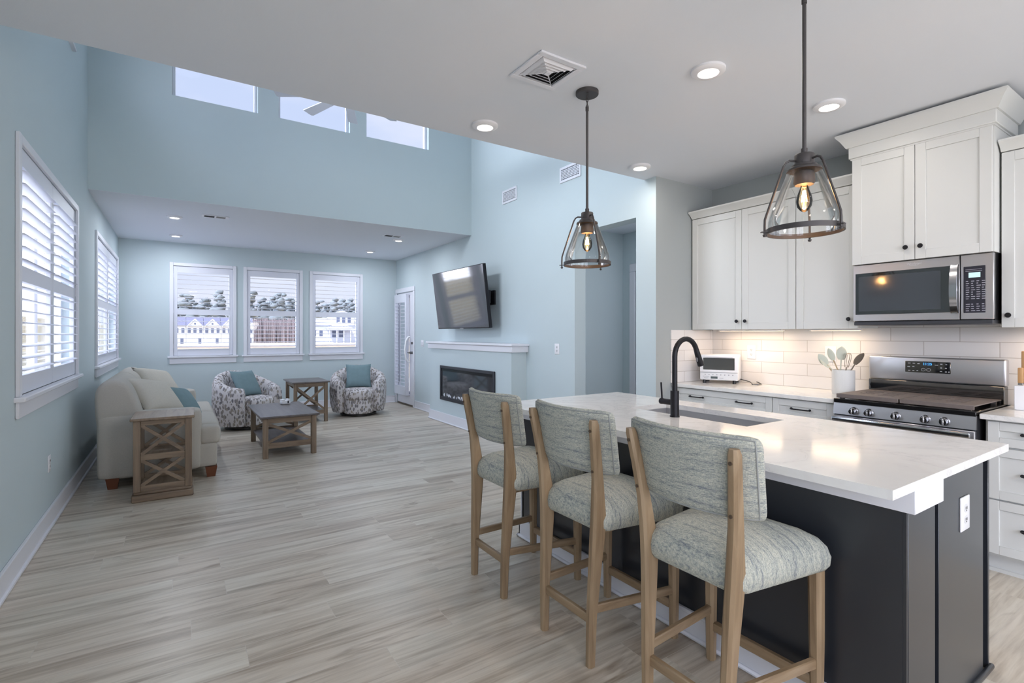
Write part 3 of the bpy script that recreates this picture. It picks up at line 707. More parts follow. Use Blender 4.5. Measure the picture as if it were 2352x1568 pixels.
# ================================================================== SWIVEL TUB CHAIRS
def tub_chair(label, loc, rz):
    t = thing('swivel_armchair', label, 'armchair', loc, rz, 'patterned swivel tub chairs')     # faces local -y
    Ro, Ri, n = .425, .275, 44
    k = M(); rings = []
    A = R(128)
    for i in range(n+1):
        a = -A+2*A*i/n; h = .60+.225*(.5+.5*math.cos(a*180/140))**1.1
        f = abs(a)/A
        sq = 1+.09*math.sin(min(1, f)*PI*.9)**2
        dx, dy = math.sin(a), math.cos(a)
        prof = [(Ro-.03, .07), (Ro+.0, .2), (Ro+.012, .4), (Ro+.004, h-.08), (Ro-.02, h-.02), (Ro-.07, h), (Ri+.04, h-.015), (Ri+.005, h-.07), (Ri, .44), (Ri, .2), (Ri+.01, .07)]
        rings.append([(dx*r*sq, dy*r*(1 if dy > 0 else 1.12), z) for r, z in prof])
    def shrink(rg, f):
        c = sum((Vector(p) for p in rg), Vector())/len(rg); return [tuple(c+(Vector(p)-c)*f) for p in rg]
    def push(rg, sgn, d):
        a = A*sgn; tx, ty = math.cos(a)*sgn, -math.sin(a)*sgn
        return [(p[0]*1.0, p[1]-d, p[2]) for p in rg]
    full = [shrink(push(rings[0], -1, .03), .75), push(shrink(rings[0], .95), -1, .018)]+rings+[push(shrink(rings[-1], .95), 1, .018), shrink(push(rings[-1], 1, .03), .75)]
    k.loft(full); k.build('barrel_back', IKAT, t, sharp=70)
    def dpts(r, yf, nn=36):
        o = []
        for j in range(nn):
            a = 2*PI*j/nn; x, y = r*math.sin(a), r*math.cos(a)
            if y < 0: x = math.copysign(abs(math.sin(a))**.55*r, math.sin(a)); y = y*yf/r
            o.append((x, y))
        return o
    k = M(); rr = []
    for s, z in ((.94, .285), (1.0, .31), (1.015, .36), (1.0, .415), (.93, .445), (.7, .462), (.3, .468)): rr.append([(x*s, y*s, z) for x, y in dpts(.268, .40)])
    k.loft(rr); k.build('seat_cushion', IKAT, t, sharp=70)
    k = M(); k.loft([[(x*s, y*s, z) for x, y in dpts(.265, .385)] for s, z in ((.96, .055), (1, .09), (1.0, .26), (.97, .285))]); k.build('front_panel', IKAT, t, sharp=60)
    k = M(); k.lathe([(.25, 0), (.30, .006), (.30, .04), (.2, .055)], n=32); k.build('swivel_base', BENAM, t)
    return t
def facing(dx, dy): return math.atan2(dx, -dy)      # local -y -> (dx, dy)
ca = tub_chair('patterned swivel tub chair turned towards the coffee table, left of the end table', (.85, 8.42, 0), facing(.57, -.82))
cb = dup(ca, 'patterned swivel tub chair facing the room, between the end table and the glazed door', (2.58, 8.72, 0), facing(-.26, -.965))
pillow('throw_pillow', 'teal throw pillow on the patterned chair turned towards the coffee table', (.835, 8.45, .645), .42, .15, (R(-30), R(2), R(40)), TEAL, group='pillows on the swivel chairs')
pillow('throw_pillow', 'teal throw pillow upright on the patterned chair beside the glazed door', (2.585, 8.73, .655), .42, .15, (R(-22), 0, R(-15)), TEAL, group='pillows on the swivel chairs')

# ================================================================== FIREPLACE, TELEVISION
XFP = 3.442
t = thing('fireplace', 'aqua fireplace surround with white mantel shelf and electric insert', 'fireplace', (XFP+.11, 6.46, 0))
k = M(); k.box(XFP, XR, 5.245, 7.671, 0, 1.15); k.build('surround', WALL, t, True)
k = M(); k.box(XFP-.022, XR, 5.20, 7.716, 1.143, 1.222, .004); k.build('mantel_frieze', TRIM, t, True)
k = M(); k.box(XFP-.05, XR, 5.17, 7.745, 1.222, 1.252, .006); k.build('mantel_shelf', TRIM, t, True)
k = M(); b = .016
k.box(XFP-b, XFP, 5.245-b, 7.671+b, 0, .15, .004); k.box(XFP, XR, 5.245-b, 5.245, 0, .15, .004); k.box(XFP, XR, 7.671, 7.671+b, 0, .15, .004)
b = .03; k.box(XFP-b, XFP, 5.245-b, 7.671+b, 0, .022, .008); k.box(XFP, XR, 5.245-b, 5.245, 0, .022, .008); k.box(XFP, XR, 7.671, 7.671+b, 0, .022, .008); k.build('plinth_board', TRIM, t, True)
y0, y1, z0, z1 = 5.622, 7.259, .352, .884
ft = thing('electric_fire', 'black framed linear electric fire with glass front and white crystals', 'electric fire', (XFP, (y0+y1)/2, z0))
k = M(); f = .04
for (a, c, p, q) in ((y0, y0+f, z0, z1), (y1-f, y1, z0, z1), (y0+f, y1-f, z0, z0+.055), (y0+f, y1-f, z1-f, z1)): k.box(XFP-.022, XFP-.001, a, c, p, q, .003)
k.build('frame', mat('fire_frame', rgb(46, 47, 54), .35), ft, True)
k = M(); k.box(XFP-.006, XFP-.003, y0+f, y1-f, z0+.05, z1-f); k.build('glass_front', mat('fire_glass', rgb(58, 62, 68), .06, coat=1), ft, True)
k = M(); k.box(XFP-.012, XFP-.006, y0+f, y1-f, z1-f-.04, z1-f); k.build('heater_slot', BENAM, ft, True)
k = M()
for i in range(70):
    y = random.uniform(y0+.08, y1-.08); r = random.uniform(.008, .02); k.ball((XFP-.008, y, z0+.062+random.uniform(0, .03)), r, (.35, 1, random.uniform(.7, 1.5)), 6)
cr = k.build('crystals', mat('fire_crystals', rgb(206, 208, 216), .2), ft, True); cr['kind'] = 'stuff'
TVW, TVH = 1.53, .865
t = thing('television', 'large black flat television tilted forward above the fireplace mantel', 'television', (3.416, 6.578, 1.884)); t.rotation_euler = (.125, 0, -PI/2+.021)
k = M(); k.box(-TVW/2, TVW/2, -.018, .03, -TVH/2, TVH/2, .004); k.box(-TVW*.36, TVW*.36, .03, .06, -TVH*.42, TVH*.2, .01); k.build('housing', BLACK, t)
k = M(); k.box(-TVW/2+.008, TVW/2-.008, -.0195, -.0175, -TVH/2+.014, TVH/2-.008); k.build('screen', TVS, t)
k = M(); k.box(-.05, .05, -.022, -.017, -TVH/2-.004, -TVH/2+.006, .001); k.build('sensor', STEEL, t)
t = thing('television_mount', 'black wall bracket and arm behind the television', 'wall mount', (3.64, 6.2, 1.87))
k = M(); k.box(3.64, XR, 5.98, 6.75, 1.78, 1.98, .004); k.build('wall_plate', BLACK, t, True)
k = M(); k.box(3.48, 3.52, 5.865, 5.925, 1.79, 1.965, .004); k.box(3.47, 3.51, 6.45, 6.5, 1.74, 2.0, .004); k.build('bracket', BLACK, t, True)
k = M(); k.bar((3.5, 5.9, 1.83), (3.655, 6.15, 1.83), .03, .04); k.bar((3.5, 5.9, 1.93), (3.655, 6.15, 1.93), .03, .04); k.bar((3.49, 6.47, 1.87), (3.655, 6.4, 1.87), .04, .05); k.build('arm', BLACK, t, True)

# ================================================================== SWITCHES, OUTLETS
def plate(name, label, cat, loc, rz, w_=.075, h=.118, kind='outlet', group=None):
    t = thing(name, label, cat, loc, rz, group)      # local: x along wall, -y into room, origin at plate centre
    k = M(); k.box(-w_/2, w_/2, -.006, 0, -h/2, h/2, .004, 2); k.build('cover_plate', PLAST, t)
    if kind == 'outlet':
        for z in (.021, -.021):
            k = M(); k.lathe([(.0165, 0), (.016, .002)], n=20)
            o = M(); o.add([(x, -.006-zz, z+y) for x, y, zz in k.v], k.f); s = o.build('socket', mat('socket_face', rgb(214, 214, 218), .4), t)
            k = M(); k.box(-.0075, -.0045, -.0095, -.0078, z-.004, z+.006); k.box(.0045, .0075, -.0095, -.0078, z-.004, z+.006); k.cyl((0, -.0095, z-.009), (0, -.0078, z-.009), .0025, n=8); k.build('slots', SLOT, s)
    else:
        n = 2 if kind == 'double' else 1
        for i in range(n):
            x = (i-(n-1)/2)*.046
            k = M(); k.box(x-.016, x+.016, -.011, -.005, -.033, .033, .003); k.build('rocker', TRIM, t)
    return t
plate('light_switch', 'white double light switch between the glazed door and the fireplace', 'switch', (XR, 8.51, 1.203), -PI/2, .12, .12, 'double')
plate('wall_outlet', 'white outlet on the aqua wall between the fireplace and the hall opening', 'outlet', (XR, 4.62, 1.2), -PI/2, .085, .125)
plate('wall_outlet', 'white outlet low on the side wall in front of the sofa', 'outlet', (XL, 4.84, .45), PI/2)
plate('wall_outlet', 'white outlet on the tiled splashback beside the toaster oven', 'outlet', (XK-.012, 2.735, 1.205), -PI/2, .085, .125)
plate('wall_outlet', 'white outlet on the tiled splashback behind the kitchen utensils', 'outlet', (XK-.012, 2.045, 1.21), -PI/2, .085, .125)

# ================================================================== CEILING FAN
t = thing('ceiling_fan', 'pale many-bladed ceiling fan in front of the clerestory windows', 'ceiling fan', (1.39, 5.08, 3.74))
k = M(); k.lathe([(.07, ZH-3.74), (.07, ZH-3.78), (.02, ZH-3.82)], n=20); k.build('canopy', TRIM, t)
k = M(); k.cyl((0, 0, .1), (0, 0, ZH-3.8), .015); k.build('downrod', TRIM, t)
k = M(); k.lathe([(.03, .12), (.1, .10), (.12, .03), (.12, -.05), (.09, -.09), (.02, -.1)], n=28); k.build('motor_housing', TRIM, t)
FB = mat('fan_blade_paint', rgb(228, 232, 244), .5)
for i in range(9):
    a = R(29.5+40*i); k = M(); mt = Matrix.Rotation(a, 4, 'Z') @ Matrix.Rotation(R(14), 4, 'X')
    v = [(.11, -.03, 0), (.25, -.045, 0), (.68, -.055, 0), (.70, -.04, 0), (.70, .055, 0), (.25, .04, 0), (.11, .03, 0)]
    rr = [[mt @ Vector((x, y, z)) for x, y, z in v], [mt @ Vector((x, y, z+.008)) for x, y, z in v]]
    k.loft(rr); k.build('blade', FB, t)

# ================================================================== ISLAND
IX0, IX1, IY0, IY1 = 1.95, 2.80, .66, 2.84
t = thing('kitchen_island', 'charcoal kitchen island cabinet with white base trim below the quartz top', 'island', (2.375, 1.75, 0))
k = M(); k.box(IX0, IX0+.02, IY0+.012, IY1-.01, .0, .806); k.build('front_panel', NAVY, t, True)
k = M(); k.box(IX0, IX1-.02, IY1-.02, IY1, 0, .884); k.build('far_end_panel', NAVY, t, True)
k = M(); k.box(IX1-.02, IX1, IY0+.012, IY1, .1, .884); k.build('door_side', NAVY, t, True)
k = M(); k.box(IX0+.012, IX0+.24, IY0, IY0+.02, 0, .884, .002); k.box(IX0+.002, IX0+.012, IY0+.002, IY0+.012, 0, .806); k.build('corner_pilaster', NAVY, t, True)
k = M(); k.box(IX0+.285, IX1-.085, IY0+.003, IY0+.02, 0, .884, .002); k.build('end_panel', NAVY, t, True)
k = M(); k.box(IX0+.2, IX1-.02, IY0+.021, IY0+.03, 0, .884); k.build('recess_strip', mat('panel_groove', rgb(20, 20, 23), .6), t, True)
k = M(); k.box(IX1-.026, IX1-.01, IY0+.002, IY0+.02, 0, .884, .002); k.build('end_stile', NAVY, t, True)
k = M(); k.box(IX0+.285, IX1+.0, IY0-.014, IY0+.006, 0, .022, .008, 2); k.build('shoe_moulding', NAVY, t, True)
k = M()
k.box(IX0-.016, IX0, IY0+.0, IY1+.016, 0, .118, .003); k.box(IX0-.02, IX0, IY0, IY1+.02, .104, .122, .004); k.box(IX0-.03, IX0, IY0, IY1+.03, 0, .022, .008)
k.box(IX0-.016, IX1, IY1, IY1+.016, 0, .118, .003); k.box(IX0-.03, IX1, IY1, IY1+.03, 0, .022, .008); k.build('white_base_trim', TRIM, t, True)
k = M(); k.box(IX0-.018, IX0+.225, IY0-.028, IY1+.02, .806, .884, .002); k.build('apron', TRIM, t, True)
k = M(); k.box(IX0-.006, IX0+.02, IY1-.004, IY1+.006, .118, .792); k.build('end_trim', TRIM, t, True)
CX0, CX1, CY0, CY1 = 1.758, 2.912, .630, 2.90
HX0, HX1, HY0, HY1 = 2.365, 2.715, 1.465, 2.255
def slab(k, x0, x1, y0, y1, z0, z1, holes=()):
    xs = sorted({x0, x1}|{h[0] for h in holes}|{h[1] for h in holes}); ys = sorted({y0, y1}|{h[2] for h in holes}|{h[3] for h in holes})
    for a, b in zip(xs, xs[1:]):
        for c, d in zip(ys, ys[1:]):
            if any(h[0] < (a+b)/2 < h[1] and h[2] < (c+d)/2 < h[3] for h in holes): continue
            for z in (z0, z1): k.add([(a, c, z), (b, c, z), (b, d, z), (a, d, z)], [(0, 1, 2, 3)])
    for (a, b, c, d) in [(x0, x1, y0, y1)]+list(holes):
        for p, q in (((a, c), (b, c)), ((b, c), (b, d)), ((b, d), (a, d)), ((a, d), (a, c))): k.add([(p[0], p[1], z0), (q[0], q[1], z0), (q[0], q[1], z1), (p[0], p[1], z1)], [(0, 1, 2, 3)])
k = M(); slab(k, CX0, CX1, CY0, CY1, .884, .914, [(HX0, HX1, HY0, HY1)]); o = k.build('island_countertop', QUARTZ); tag(o, 'long white quartz countertop with a sink cut-out on the charcoal island', 'countertop')
t = thing('undermount_sink', 'stainless steel undermount sink set in the island countertop', 'sink', (2.54, 1.86, .70))
k = M(); g = .006; a, b, c, d = HX0-.004, HX1+.004, HY0-.004, HY1+.004
for (x0, x1, y0, y1, z0, z1) in ((a-g, a, c-g, d+g, .70, .884), (b, b+g, c-g, d+g, .70, .884), (a, b, c-g, c, .70, .884), (a, b, d, d+g, .70, .884), (a, b, c, d, .694, .70)): k.box(x0, x1, y0, y1, z0, z1)
k.build('basin', mat('sink_steel', rgb(190, 190, 192), .42, .6), t, True)
k = M(); k.cyl((2.54, 1.86, .70), (2.54, 1.86, .704), .045, n=24); k.build('drain', STEEL2, t, True)
t = thing('kitchen_faucet', 'matte black gooseneck faucet with side lever by the island sink', 'faucet', (2.31, 1.86, .914))
k = M(); k.cyl((0, 0, 0), (0, 0, .145), .0235, n=28); k.cyl((0, 0, 0), (0, 0, .006), .027, n=28); k.build('base_column', BLACK, t)
k = M(); pts = [(0, 0, .14), (0, 0, .33)]; rr = .098
for i in range(0, 13): a = PI-(PI*.90)*i/12; pts.append((rr+rr*math.cos(a), 0, .335+rr*math.sin(a)))
k.tube(pts, .0145, 16); k.build('gooseneck', BLACK, t)
k = M(); e = Vector(pts[-1]); d_ = (Vector(pts[-1])-Vector(pts[-2])).normalized()
k.cyl(e-d_*.01, e+d_*.02, .0145, .0165, 18); k.cyl(e+d_*.02, e+d_*.095, .0165, .0185, 18); h = k.build('spray_head', BLACK, t)
k = M(); q = e+d_*.05
k.box(q.x-.021, q.x-.013, -.006, .006, q.z-.02, q.z+.02, .003); k.build('spray_button', mat('spray_button_grey', rgb(120, 120, 124), .5), h)
k = M(); k.cyl((0, .01, .078), (0, .085, .078), .0165, n=20); k.cyl((0, .085, .078), (0, .098, .078), .0175, n=20); k.build('lever_stub', BLACK, t)
k = M(); k.bar((0, .088, .085), (-.004, .092, .185), .01, .008, (0, 1, 0), .002); k.build('lever', BLACK, t)
plate('wall_outlet', 'white outlet on the end panel of the charcoal island', 'outlet', (2.487, IY0+.003, .697), 0, .095, .128)

# ================================================================== COUNTER STOOLS (face local +x)
def make_stool(label, loc):
    t = thing('counter_stool', label, 'stool', loc, 0, 'upholstered counter stools at the island')
    W, Wz = STOOLWOOD, STOOLWOOD['z']
    def section(k, secs):
        rings = []
        for z, x, y, dx, dy in secs:
            c = .18; a, b = dx/2, dy/2; p = min(a, b)*.5
            rings.append([(x+u, y+v, z) for u, v in ((-a+p, -b), (a-p, -b), (a, -b+p), (a, b-p), (a-p, b), (-a+p, b), (-a, b-p), (-a, -b+p))])
        k.loft(rings)
    for s in (1, -1):
        k = M(); section(k, [(0, -.230, s*.157, .036, .034), (.2, -.226, s*.160, .044, .036), (.42, -.212, s*.166, .060, .038), (.54, -.204, s*.171, .070, .038), (.61, -.202, s*.175, .072, .038), (.68, -.208, s*.179, .062, .037), (.78, -.218, s*.187, .050, .036), (.90, -.238, s*.198, .044, .036), (1.01, -.258, s*.209, .040, .035), (1.028, -.262, s*.210, .030, .027)])
        lg = k.build('leg', Wz, t)
        for z, x, yy in ((.815, -.246, .190), (.985, -.273, .206)):
            k = M(); k.cyl((x-.006, s*yy, z), (x+.012, s*yy, z), .006, n=10); k.build('screw', mat('screw_plug', rgb(92, 76, 62), .4, .3), lg)
    for s in (1, -1):
        k = M(); section(k, [(0, .225, s*.213, .036, .036), (.30, .225, s*.213, .044, .044), (.60, .222, s*.212, .048, .048)]); k.build('leg', Wz, t)
    k = M(); k.bar((-.222, -.15, .188), (-.222, .15, .188), .022, .038, b=.004); k.build('rear_stretcher', W['y'], t)
    k = M(); k.bar((.225, -.20, .145), (.225, .20, .145), .024, .040, b=.004); k.build('front_stretcher', W['y'], t)
    for s in (1, -1):
        k = M(); k.bar((-.218, s*.161, .235), (.222, s*.212, .215), .022, .036, b=.004); k.build('side_stretcher', W['x'], t)
    # seat: trapezoid cushion, domed
    def outline(f):
        o = []; hw0, hw1, x0, x1, rc = .205, .262, -.215, .262, .06
        cs = [(x0+rc, -hw0+rc, PI, 1.5*PI), (x1-rc*.8, -hw1+rc*.8, 1.5*PI, 2*PI), (x1-rc*.8, hw1-rc*.8, 0, .5*PI), (x0+rc, hw0-rc, .5*PI, PI)]
        for i, (cx, cy_, a0, a1) in enumerate(cs):
            r = rc if i in (0, 3) else rc*.8
            for j in range(8): a = a0+(a1-a0)*j/7; o.append((cx+r*math.cos(a), cy_+r*math.sin(a)))
        return [((x-.02)*f+.02, y*f) for x, y in o]
    k = M(); rr = []
    for f, z in ((.90, .560), (.95, .556), (.99, .572), (1.0, .60), (.995, .628), (.965, .655), (.89, .676), (.74, .692), (.5, .703), (.2, .708)): rr.append([(x, y, z-.02*((x-.02)/.26)**2*(1 if z > .6 else 0)-.012*(y/.26)**2*(1 if z > .6 else 0)) for x, y in outline(f)])
    k.loft(rr); k.build('seat', TWX, t, sharp=75)
    k = M(); k.box(-.17, .22, -.17, .17, .535, .565, .01); k.build('seat_frame', W['x'], t)
    # curved back
    k = M()
    def pt(u, v, side):
        V = 2*v-1; uu = u*(1-.05*V**14); vv = .5+.5*V*(1-.055*u**14)
        z = .79+.275*vv; y = uu*(.25+.014*vv)
        th = .021*max(0, 1-abs(u)**10)**.5*max(0, 1-abs(2*v-1)**10)**.5
        xc = -.222-.048*v+.07*u*u
        return (xc+side*th, y, z)
    n1, n2 = 30, 18
    def us(i): return math.sin((i-.5)*PI)
    for side in (1, -1): k.grid(lambda a, b, s_=side: pt(us(a), .5+.5*us(b), s_), n1, n2)
    bk = k.build('backrest', TWZ, t, sharp=80)
    k = M()
    for side in (1, -1):
        e = [pt(-.955+1.91*i/24, .965, side) for i in range(25)]+[pt(.955, .965-.93*i/10, side) for i in range(1, 11)]
        e += [pt(.955-1.91*i/24, .035, side) for i in range(1, 25)]+[pt(-.955, .035+.93*i/10, side) for i in range(1, 10)]
        k.tube(e, .003, 6, True)
    k.build('piping', mat('blue_grey_piping', rgb(150, 153, 152), .9), bk)
    return t
st = make_stool('tweed counter stool nearest the hall end of the island, its back against the fireplace view', (1.648, 2.388, 0))
dup(st, 'tweed counter stool in the middle of the three along the island', (1.655, 1.732, 0))
dup(st, 'tweed counter stool next to the white apron corner, in front of the other two', (1.662, 1.118, 0))

# ================================================================== PENDANTS
def make_pendant(label, loc, rz=0):
    t = thing('pendant_light', label, 'pendant light', loc, rz, 'glass cone pendants over the island')     # origin on the ceiling
    zb = 1.785-ZK; top = zb+.255
    k = M(); k.lathe([(.001, 0), (.068, 0), (.068, -.018), (.064, -.022), (.001, -.022)], n=36); k.cyl((.035, .01, -.022), (.035, .01, -.028), .006, n=10); k.cyl((-.035, -.01, -.022), (-.035, -.01, -.028), .006, n=10); k.build('canopy', BRONZE, t)
    k = M()
    for i in range(4):
        z = -.03-.02*i; a = i % 2*PI/2
        k.tube([(math.cos(a)*.006*math.cos(q*PI/5), math.sin(a)*.006*math.cos(q*PI/5), z+.014*math.sin(q*PI/5)) for q in range(10)], .0022, 6, True)
    k.build('chain', BRONZE, t)
    k = M(); k.cyl((0, 0, -.098), (0, 0, top+.08), .0075, n=14); k.cyl((0, 0, top+.06), (0, 0, top+.085), .012, n=14); k.cyl((0, 0, -.115), (0, 0, -.09), .01, n=12); k.build('rod', BRONZE, t)
    k = M(); k.lathe([(.001, top+.062), (.033, top+.062), (.036, top+.058), (.036, top+.022), (.046, top+.018), (.048, top+.010), (.062, top+.002), (.064, top-.006), (.03, top-.008), (.03, top-.01), (.036, top-.012), (.04, top-.05), (.034, top-.062), (.001, top-.062)], n=36); k.build('socket_cap', BRONZE, t)
    k = M(); pr = [(.056, top-.004), (.064, top-.012), (.126, zb+.075), (.132, zb+.05), (.133, zb+.012)]
    k.lathe(pr, n=48, cap=False); k.lathe([(r-.003, z) for r, z in pr], n=48, cap=False); k.build('glass_shade', SHADE, t)
    k = M(); k.lathe([(.134, zb), (.141, zb), (.141, zb+.02), (.134, zb+.02), (.134, zb)], n=56, cap=False); rg = k.build('ring', BRONZE, t)
    for i in range(3):
        a = R(100+120*i); c, s = math.cos(a), math.sin(a)
        P = [(.034, top+.036), (.056, top+.038), (.070, top+.031), (.080, top+.014), (.146, zb+.072), (.151, zb+.056), (.152, zb+.03), (.152, zb-.004)]
        k = M(); k.tube([(r*c, r*s, z) for r, z in P], .0046, 8); k.build('support_arm', BRONZE, t)
        k = M(); k.bar((.138*c, .138*s, zb+.006), (.166*c, .166*s, zb+.006), .016, .003); k.cyl((.152*c, .152*s, zb-.006), (.152*c, .152*s, zb-.014), .008, .005, 10); k.build('ear', BRONZE, rg)
    k = M(); bp_ = [(.012, top-.06), (.014, top-.072), (.026, top-.105), (.03, top-.128), (.026, top-.15), (.014, top-.166), (.002, top-.172)]
    k.lathe(bp_, n=24, cap=False); b = k.build('bulb', BULB, t)
    k = M()
    for i in range(4):
        a = PI/2*i; k.tube([(.004*math.cos(a), .004*math.sin(a), top-.085), (.010*math.cos(a), .010*math.sin(a), top-.13)], .0018, 5)
    k.build('filament', FILA, b)
    lamp('bulb_glow', 'POINT', (0, 0, top-.11), 3.0, rgb(255, 196, 130)[:3], .012, parent=t)
    return t
pd = make_pendant('glass cone pendant farther along the island, its dark ceiling canopy in view', (2.045, 2.288, ZK), R(35))
dup(pd, 'glass cone pendant nearer the range, its rod running out of view at the top', (2.115, 1.062, ZK), R(39))

# ================================================================== KITCHEN RUN ON THE RIGHT WALL (fronts face -x)
TILE = tile_mat('glossy_subway_tile', 1)
TILE2 = tile_mat('glossy_subway_tile_return', 0)
k = M(); k.box(XK-.01, XK, -1.2, YS-.011, .914, 1.45); struct(k.build('trim_1', TILE), 'glossy off-white subway tile splashback', 'splashback')
k = M(); k.box(3.87, XK-.0, YS-.01, YS, .914, 1.412); struct(k.build('trim_2', TILE2), 'subway tile return at the end of the counter', 'splashback')
def shaker(parent, name, x, y0, y1, z0, z1, st=.058, rail=None, gap=.0015):
    rail = rail or st; y0 += gap; y1 -= gap; z0 += gap; z1 -= gap
    k = M(); k.box(x, x+.02, y0, y0+st, z0, z1, .0015); k.box(x, x+.02, y1-st, y1, z0, z1, .0015); k.box(x, x+.02, y0+st, y1-st, z0, z0+rail, .0015); k.box(x, x+.02, y0+st, y1-st, z1-rail, z1, .0015)
    k.box(x+.009, x+.018, y0+st-.004, y1-st+.004, z0+rail-.004, z1-rail+.004)
    return k.build(name, CAB, parent, True)
def knob(parent, root, x, y, z):
    k = M()
    for a, b, r1, r2 in ((0, .014, .005, .006), (.014, .02, .012, .0155), (.02, .026, .0155, .013)): k.cyl((x-a, y, z), (x-b, y, z), r1, r2, 16)
    o = k.build('knob', BLACK, root, True); o.parent = parent; return o
def pull(parent, root, x, y, z, ln=.15):
    k = M(); h = ln/2
    k.tube([(x, y-h, z), (x-.02, y-h+.002, z), (x-.028, y-h+.012, z), (x-.030, y-h*.5, z), (x-.030, y+h*.5, z), (x-.028, y+h-.012, z), (x-.02, y+h-.002, z), (x, y+h, z)], .0055, 8)
    k.cyl((x, y-h, z), (x-.006, y-h, z), .009, n=12); k.cyl((x, y+h, z), (x-.006, y+h, z), .009, n=12)
    o = k.build('pull_handle', BLACK, root, True); o.parent = parent; return o
XU = 4.17
def crown(parent, x, y0, y1, z0, z1, out, ret=(1, 1), xb=XK-.012):
    """profile swept along the front with mitred returns"""
    pr = [(0, z0), (-.006, z0+.01), (-out*.55, z0+(z1-z0)*.55), (-out, z1-.012), (-out, z1), (0.02, z1)]
    k = M(); rings = []
    L0 = [(xb, y0)] if ret[0] else []; 
    def ring(fx, fy):
        return [fx(o)+fy(o)+(z,) if 0 else (fx(o), fy(o), z) for o, z in pr]
    if ret[0]: rings.append(ring(lambda o: xb, lambda o: y0+o))
    rings.append(ring(lambda o: x+o, (lambda o: y0+o) if ret[0] else (lambda o: y0)))
    rings.append(ring(lambda o: x+o, (lambda o: y1-o) if ret[1] else (lambda o: y1)))
    if ret[1]: rings.append(ring(lambda o: xb, lambda o: y1-o))
    k.loft(rings); k.box(x, xb, y0, y1, z0, z1-.004)
    return k.build('crown_moulding', CAB, parent, True)
def upper(name, label, y0, y1, doors, knobs, z0=1.413, z1=2.492, x=XU, crown_z=2.548, out=.055, ret=(0, 0), carc_y0=None):
    t = thing(name, label, 'cabinet', ((x+XK)/2, (y0+y1)/2, z0), 0, None)
    k = M(); k.box(x+.021, XK-.011, y0, y1, z0+.004, z1); k.build('carcass', CAB, t, True)
    ds = [shaker(t, 'door', x, a, b, z0, z1-.012) for a, b in doors]
    for i, (y, z) in knobs: knob(ds[i], t, x, y, z)
    if crown_z: crown(t, x-.004, y0, y1, z1-.008, crown_z, out, ret)
    return t
upper('upper_cabinet', 'tall white double-door wall cabinet beside the grey return wall', 2.163, 3.150, [(2.632, 3.150), (2.163, 2.632)], [(0, (2.672, 1.488)), (1, (2.592, 1.488))])
upper('upper_cabinet', 'white single-door wall cabinet between the double-door cabinet and the microwave', 1.709, 2.160, [(1.712, 2.160)], [(0, (1.768, 1.486))])
upper('upper_cabinet', 'white wall cabinet cut by the picture edge, right of the microwave', .20, .936, [(.57, .936), (.20, .57)], [(0, (.902, 1.488)), (1, (.54, 1.488))], z1=2.485, crown_z=2.54, ret=(0, 0))
# deeper cabinet over the microwave, with frieze and tall crown
XM = 4.06
t = thing('microwave_cabinet', 'deep white two-door cabinet with a tall crown above the microwave', 'cabinet', (4.28, 1.325, 1.868))
k = M(); k.box(XM+.021, XK-.011, .945, 1.706, 1.870, 2.70); k.build('carcass', CAB, t, True)
ds = [shaker(t, 'door', XM, a, b, 1.868, 2.632) for a, b in ((1.332, 1.706), (.950, 1.332))]
knob(ds[0], t, XM, 1.378, 1.952); knob(ds[1], t, XM, 1.297, 1.952)
k = M(); k.box(XM-.016, XK-.011, .928, 1.722, 2.634, 2.718, .003); k.box(XM-.004, XK-.011, .940, 1.712, 2.624, 2.64); k.build('frieze', CAB, t, True)
crown(t, XM-.028, .917, 1.733, 2.712, 2.806, .052, (1, 1))
# under-cabinet lights
for y0, y1, lb in ((2.35, 2.95, 'warm under-cabinet light strip above the toaster oven end of the counter'), (1.76, 2.12, 'warm under-cabinet light strip above the utensil crock'), (.3, .86, 'warm under-cabinet light strip right of the range')):
    t = thing('under_cabinet_light', lb, 'light strip', (4.33, (y0+y1)/2, 1.413), 0, 'light strips below the wall cabinets'); h = (y1-y0)/2
    k = M(); k.box(-.03, .03, -h, h, -.012, 0, .002); k.build('housing', PLAST, t)
    k = M(); k.box(-.022, .022, -h+.01, h-.01, -.0135, -.0115); k.build('diffuser', mat('warm_diffuser', rgb(255, 226, 180), .5, emit=rgb(255, 214, 160), es=5), t)
    d = bpy.data.lights.new('strip_light', 'AREA'); d.shape = 'RECTANGLE'; d.size = .04; d.size_y = 2*h-.02; d.energy = 2.4*(2*h); d.color = rgb(255, 228, 196)[:3]
    o = bpy.data.objects.new('strip_light', d); COL.objects.link(o); o.parent = t; o.location = (0, 0, -.016)
# base cabinets
XBF = 3.90
def base_cab(label, y0, y1, drawers, lower=None):
    t = thing('base_cabinet', label, 'cabinet', (4.2, (y0+y1)/2, 0), 0, None)
    k = M(); k.box(XBF+.021, XK-.001, y0, y1, .105, .884); k.build('carcass', CAB, t, True)
    k = M(); k.box(XBF+.07, XK-.001, y0, y1, 0, .105); k.box(XBF+.055, XBF+.07, y0, y1, 0, .02); k.build('toe_kick', CAB, t, True)
    for a, b, z0, z1, pulls in drawers:
        d = shaker(t, 'drawer', XBF, a, b, z0, z1, .05)
        for y in pulls: pull(d, t, XBF, y, (z0+z1)/2+.008, .135)
    for a, b, z0, z1 in lower or []: shaker(t, 'door', XBF, a, b, z0, z1)
    return t
base_cab('wide white base cabinet with a two-pull drawer at the toaster end of the counter', 2.205, 3.16, [(2.205, 3.14, .725, .876, (2.90, 2.44))], [(2.205, 2.672, .11, .72), (2.672, 3.14, .11, .72)])
base_cab('white base cabinet with a one-pull drawer between the toaster end and the range', 1.745, 2.203, [(1.75, 2.203, .725, .876, (1.985,))], [(1.75, 2.203, .11, .72)])
